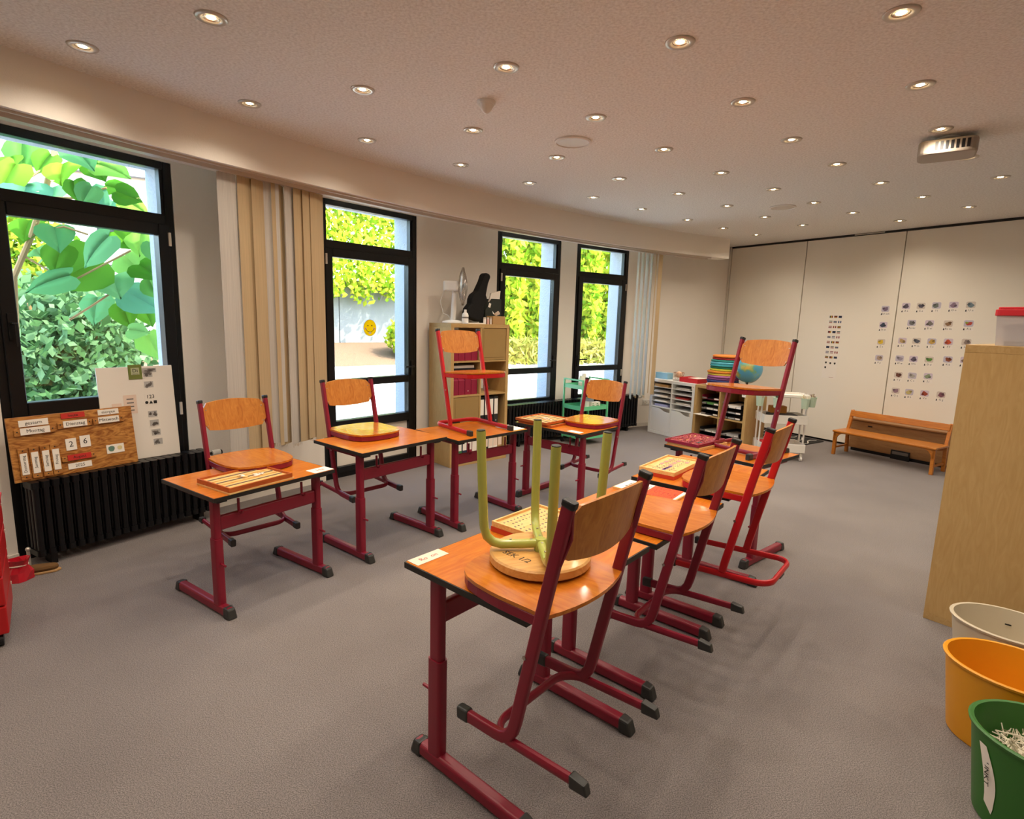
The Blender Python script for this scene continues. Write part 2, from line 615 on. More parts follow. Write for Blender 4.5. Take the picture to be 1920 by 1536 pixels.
# ------------------------------------------------------------------ windows and garden door
def window(name, aL, aR, kind):
    L, Q = pol(aL), pol(aR)
    w = (Q - L).length
    yaw = math.atan2(Q.y - L.y, Q.x - L.x)
    root = bpy.data.objects.new(name, None)
    COL.objects.link(root)
    root.location = L
    root.rotation_euler = (0, 0, yaw)
    root['kind'] = 'structure'
    fr = MB()
    fo = 0.055                                     # outer frame width
    y0, y1 = 0.0, 0.075
    top = 2.51
    fr.box2((0.002, y0, 0), (fo, y1, top - .002)).box2((w - fo, y0, 0), (w - .002, y1, top - .002))
    fr.box2((fo, y0, top - fo + .005), (w - fo, y1, top - .002)).box2((fo, y0, 0), (w - fo, y1, 0.06))
    fr.box2((fo, y0, 2.085), (w - fo, y1, 2.165))   # transom
    obj('window_frame', fr, 'frame_black', root, bevel=.004, seg=1)
    # fixed toplight sash
    st = MB()
    sw = 0.022
    st.box2((fo, .012, 2.165), (fo + sw, .062, 2.46)).box2((w - fo - sw, .012, 2.165), (w - fo, .062, 2.46))
    obj('toplight_sash', st, 'frame_black', root)
    obj('pane', MB().box2((fo + .004, .034, 2.168), (w - fo - .004, .044, 2.458)), 'glass', root)
    # opening leaf
    sl = 0.075
    a, b = fo - .012, w - fo + .012
    z0, z1 = 0.05, 2.098
    yl0, yl1 = -0.018, 0.058
    lf = MB()
    lf.box2((a, yl0, z0), (a + sl, yl1, z1)).box2((b - sl, yl0, z0), (b, yl1, z1))
    lf.box2((a + sl, yl0, 2.022), (b - sl, yl1, z1))
    lf.box2((a + sl, yl0, 0.86), (b - sl, yl1, 0.93 if kind != 'w1' else 0.955))
    lf.box2((a + sl, yl0, 0.46), (b - sl, yl1, 0.545))
    lf.box2((a + sl, yl0, z0), (b - sl, yl1, 0.11))
    obj('leaf_frame', lf, 'frame_black', root, bevel=.005, seg=1)
    for q0, q1 in ((0.93, 2.022), (0.545, 0.86)):
        obj('pane', MB().box2((a + sl, .022, q0), (b - sl, .032, q1)), 'glass', root)
    obj('lower_panel', MB().box2((a + sl, .014, .11), (b - sl, .044, .46)), 'white_trim' if kind == 'door' else 'frame_black', root)
    # handle on the leaf
    hx = b - sl / 2 if kind in ('door', 'w3') else a + sl / 2
    hz = 1.0 if kind != 'w1' else 1.40
    hd = MB().box((hx, yl0 - .006, hz), (.028, .012, .15))
    d = -1 if kind in ('door', 'w3') else 1
    hd.tube([(hx, yl0 - .01, hz + .02), (hx, yl0 - .045, hz + .02), (hx + (d * .012 if kind == 'w1' else d * .02), yl0 - .05, hz + .02), (hx + (d * .012 if kind == 'w1' else d * .115), yl0 - .05, hz + (-.11 if kind == 'w1' else .02))], .008, n=8)
    obj('handle', hd, 'black_plastic' if kind != 'w1' else 'frame_black', root, smooth=True)
    xh = (w - fo + .004) if kind in ('w1', 'w4') else (fo - .004)
    for zz in (2.0, 0.82):
        obj('hinge', MB().box((xh, -.024, zz), (.016, .012, .09)), 'rail_white', root)
    return root


kinds = ('w1', 'door', 'w3', 'w4')
names = ('window_1', 'door_1', 'window_2', 'window_3')
WIN = [window(nm, a, b, k) for nm, (a, b), k in zip(names, OPEN, kinds)]

# ------------------------------------------------------------------ ceiling fittings
LIGHT_PX = [(155, 87), (396, 33), (680, 168), (468, 194), (688, 263), (864, 309), (949, 126), (887, 244), (1117, 220), (1044, 295),
            (993, 343), (1245, 280), (1161, 335), (1112, 370), (1352, 324), (1272, 363), (1202, 392), (1275, 79), (1393, 191), (1484, 262),
            (1569, 308), (1690, 24), (1726, 159), (1764, 242), (1815, 295), (1876, 332), (1450, 355), (1363, 386), (1289, 412), (1434, 407),
            (1356, 428), (1526, 380), (1599, 399), (1651, 343), (1730, 369), (1816, 388), (1687, 414), (1505, 422), (1418, 440)]
EXTRA_XY = [(-0.55, 2.2), (0.15, 1.95), (0.9, 1.7), (-2.55, 2.1), (-1.8, 1.8), (-1.0, 1.5), (-0.3, 1.2), (0.5, .95), (1.7, 1.4), (2.6, 2.1), (3.2, 3.0), (3.9, 3.6), (3.6, 1.9), (-3.1, .9), (-2.2, .6), (1.4, .3), (2.8, .9), (4.4, 2.6), (-.8, 0.2)]
dl_meshes = {}


def downlight(x, y, label, group):
    t = thing('ceiling_downlight', label, 'downlight', (x, y, H_CEIL), 0, group)
    if 'trim' not in dl_meshes:
        me = MB().lathe([(.030, .012), (.034, -.003), (.044, -.007), (.060, -.006), (.064, .0005), (.030, .012)], 28).mesh('downlight_trim')
        me.materials.append(MATS['trim_metal'])
        dl_meshes['trim'] = me
        me = MB().lathe([(.0315, -.0015), (.022, .004), (.0215, .004)], 20).mesh('downlight_reflector')
        me.materials.append(MATS['reflector'])
        dl_meshes['reflector'] = me
        me = MB().lathe([(1e-5, -.003), (.014, -.0025), (.0225, .003)], 20).mesh('downlight_bulb')
        me.materials.append(MATS['bulb'])
        dl_meshes['bulb'] = me
        for m_ in dl_meshes.values():
            for p in m_.polygons:
                p.use_smooth = True
    for k in ('trim', 'reflector', 'bulb'):
        o = bpy.data.objects.new({'trim': 'trim_ring', 'reflector': 'reflector', 'bulb': 'bulb'}[k], dl_meshes[k])
        COL.objects.link(o)
        o.parent = t
    ld = dl_meshes.get('lamp')
    if ld is None:
        ld = bpy.data.lights.new('downlight_beam', 'SPOT')
        ld.energy = LAMP_W
        ld.color = (1.0, 0.875, 0.72)
        ld.spot_size = R(148)
        ld.spot_blend = 1.0
        ld.shadow_soft_size = 0.03
        dl_meshes['lamp'] = ld
    o = bpy.data.objects.new('beam', ld)
    COL.objects.link(o)
    o.parent = t
    o.location = (0, 0, -0.02)


for px, py in LIGHT_PX:
    p = at(px, py, H_CEIL)
    downlight(p.x, p.y, 'small round recessed ceiling downlight with a metal ring, glowing warm', 'recessed downlights in curved rows')
for x, y in EXTRA_XY:
    downlight(x, y, 'small round recessed ceiling downlight with a metal ring, glowing warm', 'recessed downlights in curved rows')

p = at(912, 190, H_CEIL)
t = thing('motion_detector', 'cone-shaped white motion detector on the textured ceiling', 'detector', p)
obj('base_ring', MB().lathe([(.052, 0), (.052, -.012), (.046, -.02), (1e-5, -.02)], 24), 'white_plastic', t, smooth=True)
obj('lens', MB().lathe([(.044, -.02), (.030, -.045), (.012, -.062), (1e-5, -.065)], 16), 'mint' if False else 'white_plastic', t, smooth=True)
for i, ((px, py), lb) in enumerate((((1074, 265), 'round white ceiling speaker cover between downlights, beyond the motion detector'), ((1468, 388), 'round grey ceiling speaker cover close to the folding partition'))):
    p = at(px, py, H_CEIL)
    t = thing('ceiling_speaker', lb, 'speaker', p)
    obj('rim', MB().lathe([(.122, 0), (.122, -.008), (.112, -.013), (.108, -.006)], 32), 'white_plastic', t, smooth=True)
    obj('grille', MB().lathe([(1e-5, -.008), (.110, -.008)], 32), 'rail_white', t)
# projector
p = at(1776, 279, 2.655)
t = thing('projector', 'white ceiling projector hanging from a short mount near the partition', 'projector', (p.x, p.y, 2.605), R(145))
obj('body', MB().prism(rrect(-.15, -.12, .15, .12, .05), 0.0, .085), mat('projector_grey', 'a0968a', .5), t, bevel=.012)
v = MB()
for k in range(7):
    v.box((-.10 + k * .026, .12 + .0005, .045), (.016, .003, .05))
obj('vent', v, 'black_plastic', t)
obj('lens', MB().lathe([(.03, 0), (.03, .02), (.022, .022), (1e-5, .012)], 20).xf(Matrix.Translation((.07, -.12, .045)) @ Matrix.Rotation(R(90), 4, 'X')), 'black_plastic', t, smooth=True)
obj('mount', MB().lathe([(.03, .085), (.03, .095), (.03, .10), (.06, .105), (.06, .115), (.03, .115)], 20, close=True), 'white_plastic', t, smooth=True)

# ------------------------------------------------------------------ radiators under the windows
def radiator(a0, a1, label, knob_right=True):
    am = (a0 + a1) / 2
    c = pol(am, 13.93)
    t = thing('column_radiator', label, 'radiator', c, R(am - 90) + PI)
    # local: y towards the room, x along
    n = int(abs(a0 - a1) * R(1) * 13.93 / 0.05)
    for i in range(n):
        a = a0 + (a1 - a0) * (i + .5) / n
        q = pol(a, 13.93) - c
        rz = R(a - 90) + PI
        if i == 0:
            mb = MB()
            for y in (-.045, .0, .045):
                mb.prism(rrect(-.016, y - .015, .016, y + .015, .010, 2), .09, .50)
            mb.prism(rrect(-.022, -.066, .022, .066, .018, 3), .475, .515)
            mb.prism(rrect(-.022, -.066, .022, .066, .018, 3), .065, .10)
            me = mb.mesh('radiator_section')
            fixn(me)
            me.materials.append(MATS['radiator_black'])
        o = bpy.data.objects.new('section', me)
        COL.objects.link(o)
        o.parent = t
        o.location = Matrix.Rotation(-t.rotation_euler.z, 3, 'Z') @ q
        o.rotation_euler = (0, 0, rz - t.rotation_euler.z)
    Rz = Matrix.Rotation(-t.rotation_euler.z, 3, 'Z')
    for a in (a0 + (a1 - a0) * .08, a0 + (a1 - a0) * .92):
        q = Rz @ (pol(a, 13.93) - c)
        obj('foot', MB().box((q.x, q.y, .034), (.03, .10, .068)), 'radiator_black', t)
    ar = a1 if knob_right else a0
    q = Rz @ (pol(ar - .22 if ar < am else ar + .22, 13.95) - c)
    q2 = Rz @ (pol(ar, 13.95) - c)
    d = (q - q2).normalized()
    kn = MB().tube([q2 + Vector((0, 0, .47)), q + d * .0 + Vector((0, 0, .47))], .011, n=8)
    obj('valve', kn, 'black_plastic', t)
    hd = MB().tube([q + Vector((0, 0, .47)), q + d * .06 + Vector((0, 0, .47))], .024, n=14)
    h = obj('thermostat_head', hd, 'white_plastic', t, bevel=.004)
    obj('thermostat_cap', MB().tube([q + d * .06 + Vector((0, 0, .47)), q + d * .072 + Vector((0, 0, .47))], .018, n=14), 'black_plastic', h)
    q = Rz @ (pol(a0 + .12 if knob_right else a1 - .12, 13.93) - c)
    obj('lock_valve', MB().sphere(q + Vector((0, .02, .12)), .013, 10, 8).tube([q + Vector((0, .02, .12)), q + Vector((0, .02, .0))], .009, n=8), 'trim_metal', t, smooth=True)
    return t


radiator(150.35, 146.02, 'black column radiator under the wide window, calendar board standing on it')
radiator(132.3, 122.75, 'long black column radiator under the two narrow windows behind the green trolley')

# small wall fittings
def wallbox(name, label, cat, px, py, z0, sz, m, r=R_WALL, holes=0):
    # place on the arc wall where the pixel ray meets it
    best = None
    for i in range(1200, 1700):
        a = i / 10
        if best is None:
            pass
        P = pol(a, r)
        d = (_r * ((px - CX) / F_PX) - _u * ((py - CY) / F_PX) + _f)
        k = abs(math.atan2(P.x, P.y) - math.atan2(d.x, d.y))
        if best is None or k < best[0]:
            best = (k, a)
    a = best[1]
    t = thing(name, label, cat, pol(a, r, z0), R(a - 90) + PI)
    o = obj('plate', MB().box((0, sz[1] / 2, 0), sz), m, t, bevel=.004)
    for h in range(holes):
        x = (h - (holes - 1) / 2) * .071
        obj('socket_well', MB().lathe([(.022, .003), (.020, -.001), (1e-5, -.001)], 16).xf(Matrix.Translation((x, sz[1], 0)) @ Matrix.Rotation(R(-90), 4, 'X')), 'rail_white' if h < 0 else 'cardboard', t)
    return t


wallbox('wall_socket', 'white double wall socket low on the wall beside the white cube cabinet', 'socket', 1212, 758, .36, (.15, .012, .08), 'white_plastic', holes=2)
tb = wallbox('cord_cleat', 'small cream cord bracket on the wall below the cream blind slats', 'bracket', 530, 806, .47, (.022, .014, .13), 'blind_cream')
obj('hook', MB().tube([(0, .014, .03), (0, .03, .03), (0, .032, .045)], .005, n=6).tube([(0, .014, -.03), (0, .03, -.03), (0, .032, -.045)], .005, n=6), 'blind_cream', tb)

# ------------------------------------------------------------------ vertical blinds (slats bunched beside the windows)
def blind(angles, label, z_bot, widths, tilt, mats):
    am = sum(angles) / len(angles)
    c = pol(am, 13.62)
    t = thing('vertical_blind', label, 'blind', (c.x, c.y, z_bot), 0)
    hd = MB()
    for i, a in enumerate(angles):
        q = pol(a, 13.61) - c
        w = widths[i % len(widths)]
        rz = R(a + 90) + R(tilt[i % len(tilt)])
        n = 6
        pts = []
        for k in range(n + 1):
            x = -w / 2 + w * k / n
            pts.append((x, .006 * (1 - (2 * k / n - 1) ** 2)))
        outl = pts + [(x, y + .0012) for x, y in reversed(pts)]
        zb = -.05 if i in (0,) else random.uniform(-.02, .03)
        s_ = obj('slat', MB().prism(outl, zb, 2.425 - z_bot), mats[i % len(mats)], t, loc=(q.x, q.y, 0), rz=rz)
        if i % 2:
            fm = MB()
            for k in range(9):
                x = -w / 2 + w * (k + .5) / 9
                fm.tube([(x, .004, zb), (x + random.uniform(-.004, .004), .004, zb - random.uniform(.015, .03))], .0012, n=4)
            obj('fringe', fm, 'blind_cream', s_)
        hk = MB().box((0, 0.003, 2.428 - z_bot), (.02, .012, .012))
        obj('hanger', hk, 'rail_white', s_)
    return t


def ang_of(px, py, r):
    d = (_r * ((px - CX) / F_PX) - _u * ((py - CY) / F_PX) + _f)
    th = math.atan2(d.x, d.y)
    lo = min(((abs(math.atan2(pol(i / 20, r).x, pol(i / 20, r).y) - th), i / 20) for i in range(2360, 3200)))
    return lo[1]


bl = [ang_of(x, 560, 13.61) for x in (436, 470, 492, 513, 528, 549, 566, 583, 598)]
blind(bl, 'cream and white vertical blind slats drawn aside beside the garden door', .52, [.127], [0, 10, 16, -16, 20, 26, 14, 18, 10], ['blind_white', 'blind_cream', 'blind_cream', 'blind_white', 'blind_cream', 'blind_white', 'blind_cream', 'blind_cream', 'blind_cream'])
bl = [ang_of(x, 600, 13.61) for x in (1190, 1199, 1207, 1215, 1223, 1231)]
blind(bl, 'white vertical blind slats bunched beside the narrow window near the corner', .56, [.127], [55, 60, 62, 58, 40, 20], ['blind_white', 'blind_white', 'blind_white', 'blind_white', 'blind_cream', 'blind_cream'])

# ------------------------------------------------------------------ garden outside the windows
def ground_z(r):
    return -0.06 + 0.175 * max(0, r - 14.9)


g1, g2 = MB(), MB()


def ring_surface(mb, rs, a0, a1, n):
    vs, fs = [], []
    for r in rs:
        for i in range(n + 1):
            p = pol(a0 + (a1 - a0) * i / n, r, ground_z(min(r, 21)))
            vs.append(p)
    k = n + 1
    for j in range(len(rs) - 1):
        for i in range(n):
            fs.append((j * k + i, j * k + i + 1, (j + 1) * k + i + 1, (j + 1) * k + i))
    mb.add(vs, fs)


ring_surface(g1, [14.1, 14.9, 15.5, 17, 18.6], 185, 80, 50)
ring_surface(g2, [18.6, 19, 20, 21, 26, 60], 185, 80, 50)
struct('garden_terrace', g1, 'terrace')
struct('garden_bed', g2, 'mulch')
# concrete garden wall of cast panels
gw = MB()
arc_prism(gw, 164, 96, 20.55, 20.7, ground_z(20.5) - .3, 2.18, 1.0)
gwall = struct('garden_wall', gw, 'gap_dark')
for i in range(8):
    a0, a1 = 163.9 - i * 8.6 , 163.9 - (i + 1) * 8.6
    mb = MB()
    arc_prism(mb, a0 - .025, a1 + .025, 20.5, 20.56, ground_z(20.5) - .3, 2.2, 1.0)
    obj('concrete_panel', mb, 'grey_concrete', gwall)
mb = MB()
arc_prism(mb, 164, 96, 20.46, 20.72, 2.2, 2.25, 1.0)
obj('coping', mb, 'grey_concrete', gwall)


def leaf_quads(mb, pos, size, nrm=None, long=1.6):
    n = Vector((random.gauss(0, 1), random.gauss(0, 1), random.gauss(0, 1))).normalized()
    if nrm is not None:
        n = (n * .8 + nrm).normalized()
    t = n.orthogonal().normalized()
    t = Matrix.Rotation(random.uniform(0, 2 * PI), 3, n) @ t
    if nrm is not None:
        t = (t + Vector((0, 0, -.7))).normalized()
    b = n.cross(t).normalized()
    s = size * random.uniform(.6, 1.3)
    L = s * long
    mb.add([pos - t * L * .5, pos + b * s * .5, pos + t * L * .5 + n * s * .1, pos - b * s * .5], [(0, 1, 2, 3)])


def foliage(name, label, cat, n, sampler, size, m, nrm=None, group=None, long=1.6):
    mb = MB()
    for _ in range(n):
        leaf_quads(mb, sampler(), size, nrm, long)
    o = obj(name, mb, m, fix=False)
    tag(o, label, cat, group)
    return stuff(o)


def to_room(a):
    return (RC - pol(a, 20)).normalized()


def ivy_door():
    a = random.uniform(137, 122.3)
    low = 2.22 - .30 * abs(math.sin(a * 1.7)) - .25 * random.random() ** 3
    z = random.uniform(low, 5.2)
    return pol(a, random.uniform(19.95, 20.4), z)


foliage('wild_vine', 'yellow green wild vine hanging over the concrete garden wall opposite the door', 'vine', 13000, ivy_door, .085, 'ivy', to_room(129))


def ivy_win():
    a = random.uniform(121.6, 102)
    z = random.uniform(.9, 4.3 + .3 * math.sin(a * 4))
    return pol(a, random.uniform(19.2, 19.9) + .25 * math.sin(a * 3) * .5, z)


foliage('leafy_hedge', 'tall dense yellow green hedge behind the two narrow windows', 'hedge', 22000, ivy_win, .10, 'ivy', to_room(112), long=2.2)


def grass_win():
    a = random.uniform(121.6, 102)
    z = ground_z(18.6) + random.random() ** 1.5 * .5
    return pol(a, random.uniform(18.3, 18.85), z)


foliage('dry_undergrowth', 'dry straw coloured grass at the foot of the tall hedge', 'grass', 4000, grass_win, .06, 'dry_grass', to_room(112), long=4)


def shrub_at(c, rx, rz_):
    def f():
        while True:
            v = Vector((random.uniform(-1, 1), random.uniform(-1, 1), random.uniform(-1, 1)))
            if v.length < 1:
                v = v * (0.55 + .45 * random.random())
                return Vector((c.x + v.x * rx, c.y + v.y * rx, c.z + v.z * rz_))
    return f


c = pol(126.4, 19.2, ground_z(19.2) + .42)
foliage('garden_shrub', 'bright green low shrub at the foot of the concrete garden wall', 'shrub', 2200, shrub_at(c, .62, .55), .09, 'ivy', None)
# dark shrub close behind the wide window
def pt_at(px, py, dist):
    d = (_r * ((px - CX) / F_PX) - _u * ((py - CY) / F_PX) + _f)
    k = dist / math.hypot(d.x, d.y)
    return EYE + d * k


c = pt_at(115, 660, 7.5)
t = thing('garden_bush', 'dusty green small-leaved bush close behind the wide window', 'bush', (c.x, c.y, ground_z(17.2)))
mb = MB()
fs_ = shrub_at(Vector((0, 0, c.z - ground_z(17.2))), .95, .95)
for _ in range(6500):
    leaf_quads(mb, fs_(), .068, Vector((.3, -.6, .5)), 1.7)
stuff(obj('foliage', mb, 'shrub', t, fix=False))
mb = MB()
for k in range(9):
    a = k * .7
    mb.tube([(math.cos(a) * .08, math.sin(a) * .08, -.1), (math.cos(a) * .25, math.sin(a) * .2, .5), (math.cos(a) * .5, math.sin(a) * .45, 1.2)], .014, .014, 6)
obj('stem', mb, 'cardboard', t)
c = pt_at(15, 500, 9.2)
foliage('hedge_leaves', 'pale green bush beside the dusty green bush at the wide window', 'bush', 2600, shrub_at(c, .8, 1.2), .075, 'ivy_deep', None)

# young catalpa tree with large heart-shaped leaves
CAT_D = 5.55
trunk_pts = [(26, 520, 5.6), (60, 440, 5.6), (82, 370, 5.6), (98, 305, 5.6), (112, 240, 5.6), (120, 150, 5.6)]
base = pt_at(26, 520, 5.6)
t = thing('catalpa_sapling', 'young tree with huge heart-shaped green leaves right behind the wide window', 'tree', (base.x, base.y, ground_z(16.2)))
B0 = Vector((base.x, base.y, ground_z(16.2)))
mb = MB()
mb.tube([Vector((-.12, 0, -.1))] + [pt_at(*p) - B0 for p in trunk_pts], .020, n=8)
obj('trunk', mb, 'cardboard', t, smooth=True)
hl = []
for i in range(13):
    a = PI * i / 12
    hl.append((math.sin(a) * (0.5 + .12 * math.sin(a * 2.0)) * (1 - .22 * (i / 12)) * 1.02, .42 * math.cos(a) + (.10 if i == 1 else .06 if i == 2 else 0)))
# heart outline: notch at the top, tip at the bottom
heart = [(0, .34), (.14, .46), (.32, .46), (.46, .30), (.50, .08), (.42, -.16), (.26, -.38), (.08, -.56), (0, -.66)]
heart = heart + [(-x, y) for x, y in reversed(heart[1:-1])]
leafm = []
for k in range(3):
    mb = MB()
    nh = len(heart)
    def zf(x, y):
        return .14 * abs(x) * (1 + .4 * k) - .55 * x * x - .22 * y * y + .035 * math.sin(9 * y + 2 * k) * abs(x)
    vs = [(0, .1 - .72 * j / 4 + (.24 if j == 0 else 0), 0) for j in range(5)]
    vs = [(0, .34, zf(0, .34)), (0, .1, zf(0, .1)), (0, -.15, zf(0, -.15)), (0, -.4, zf(0, -.4)), (0, -.66, zf(0, -.66))]
    half = heart[1:9 - 1]
    fs = []
    for sg in (1, -1):
        o = len(vs)
        inner = [(.55 * x * sg, y * .78 + .0, 0) for x, y in half]
        vs += [(x, y, zf(x, y)) for x, y, _ in inner]
        o2 = len(vs)
        vs += [(x * sg * (1 + random.uniform(-.06, .06)), y + random.uniform(-.02, .02), zf(x, y) + random.uniform(-.03, .01)) for x, y in half]
        m_ = len(half)
        rib = [0, 0, 1, 1, 2, 3, 3, 4]
        for i in range(m_ - 1):
            fs.append((o + i, o2 + i, o2 + i + 1, o + i + 1))
            if rib[i] != rib[i + 1]:
                fs.append((rib[i], o + i, o + i + 1, rib[i + 1]))
            else:
                fs.append((rib[i], o + i, o + i + 1))
        fs.append((0, o2, o))
        fs.append((rib[m_ - 1], o + m_ - 1, o2 + m_ - 1, 4))
    mb.add(vs, fs)
    me = mb.mesh('catalpa_leaf')
    me.materials.append(MATS['catalpa'])
    for p in me.polygons:
        p.use_smooth = True
    leafm.append(me)
LEAVES = [(40, 285, 95, 20), (85, 300, 70, -10), (115, 318, 105, 10), (150, 290, 90, 40), (178, 312, 80, 30), (205, 315, 95, 50), (15, 330, 110, -30), (45, 362, 130, -20),
          (95, 362, 90, 15), (140, 352, 62, 5), (165, 362, 70, -35), (215, 352, 85, 60), (180, 372, 75, 20), (235, 365, 70, 70), (205, 392, 110, 20), (250, 385, 75, 50),
          (50, 425, 85, 0), (105, 440, 95, 10), (135, 468, 60, 30), (185, 462, 120, -15), (225, 445, 80, 30), (262, 450, 90, 20), (110, 480, 90, -30), (150, 505, 150, -50),
          (100, 525, 120, -70), (245, 490, 110, 35), (275, 505, 95, 45), (215, 530, 110, 40), (262, 560, 115, 40), (235, 585, 90, 40), (180, 575, 90, -10), (285, 535, 80, 20),
          (275, 590, 70, 30), (285, 645, 85, 30), (255, 620, 60, 70), (20, 300, 60, 30), (70, 470, 55, 40), (290, 470, 70, 10), (60, 250, 90, 10), (160, 250, 90, -20), (250, 270, 90, 20), (10, 400, 60, 10)]
for i, (px, py, s, tw) in enumerate(LEAVES):
    p = pt_at(px, py, CAT_D + random.uniform(-.35, .45))
    sc_ = s * (p - EYE).length / F_PX * 0.5
    o = bpy.data.objects.new('leaf', leafm[i % 3])
    COL.objects.link(o)
    o.parent = t
    o.location = p - B0
    n_ = Vector((.25 + random.uniform(-.5, .5), -.8, .45 + random.uniform(-.5, .5))).normalized()
    q = n_.to_track_quat('Z', 'Y').to_matrix() @ Matrix.Rotation(R(tw + random.uniform(-20, 20)), 3, 'Z')
    o.rotation_euler = q.to_euler()
    o.scale = (sc_, sc_, sc_)
mb = MB()
for a, b, c_ in (((82, 370), (140, 372), (200, 352)), ((60, 440), (120, 425), (165, 440)), ((45, 480), (130, 530), (245, 470)), ((98, 305), (60, 330), (20, 345)), ((215, 545), (170, 575), (130, 600))):
    mb.tube([pt_at(*a, 5.6) - B0, pt_at(*b, 5.55) - B0, pt_at(*c_, 5.5) - B0], .008, n=6)
obj('branch', mb, 'cardboard', t)

# neighbouring house far beyond the garden
hp = pt_at(235, 372, 34)
t = thing('neighbour_house', 'pale house with grey roof and brick chimney far behind the wide window', 'house', (hp.x, hp.y, 2), R(25))
obj('wall', MB().box((0, 0, 2.6), (9, 7, 5.2)), mat('house_white', 'dcd9d4', .9), t)
obj('roof', MB().add([(-4.8, -3.9, 5.1), (4.8, -3.9, 5.1), (4.8, 3.9, 5.1), (-4.8, 3.9, 5.1), (-4.8, 0, 7.6), (4.8, 0, 7.6)], [(0, 1, 5, 4), (2, 3, 4, 5), (0, 4, 3), (1, 2, 5), (0, 3, 2, 1)]), mat('roof_grey', '8b8f96', .8), t)
ch = obj('chimney', MB().box((1.8, -.3, 7.6), (.8, .8, 2.2)), mat('brick', 'a05a3c', .9), t)
for k in range(3):
    w_ = obj('window', MB().box((-2.8 + k * 2.8, -3.52, 3.4), (1.1, .08, 1.3)), 'black_plastic', t)
    obj('pane', MB().box((-2.8 + k * 2.8, -3.57, 3.4), (.95, .03, 1.15)), 'glass', w_)

# ------------------------------------------------------------------ school desks
DW, DD = 0.70, 0.5225
mesh_cache = {}


def cached(key, fn, m):
    if key not in mesh_cache:
        mb = fn()
        me = mb.mesh(key)
        fixn(me)
        me.materials.append(MATS[m])
        mesh_cache[key] = me
    return mesh_cache[key]


def put(name, me, parent, loc=(0, 0, 0), rot=(0, 0, 0), bevel=None, smooth=False, seg=2):
    o = bpy.data.objects.new(name, me)
    COL.objects.link(o)
    o.parent = parent
    o.location = loc
    o.rotation_euler = rot
    if smooth:
        for p in me.polygons:
            p.use_smooth = True
        me.set_sharp_from_angle(angle=R(38))
    if bevel:
        md = o.modifiers.new('bevel', 'BEVEL')
        md.width = bevel
        md.segments = seg
        md.limit_method = 'ANGLE'
        md.angle_limit = R(40)
    return o


OVAL = [(.5 * math.cos(a), .5 * math.sin(a)) for a in [2 * PI * i / 12 for i in range(12)]]


def stadium(w, h, n=5):
    """flat-oval section, w along first axis"""
    r = min(w, h) / 2 * .6
    return rrect(-w / 2, -h / 2, w / 2, h / 2, r, n)


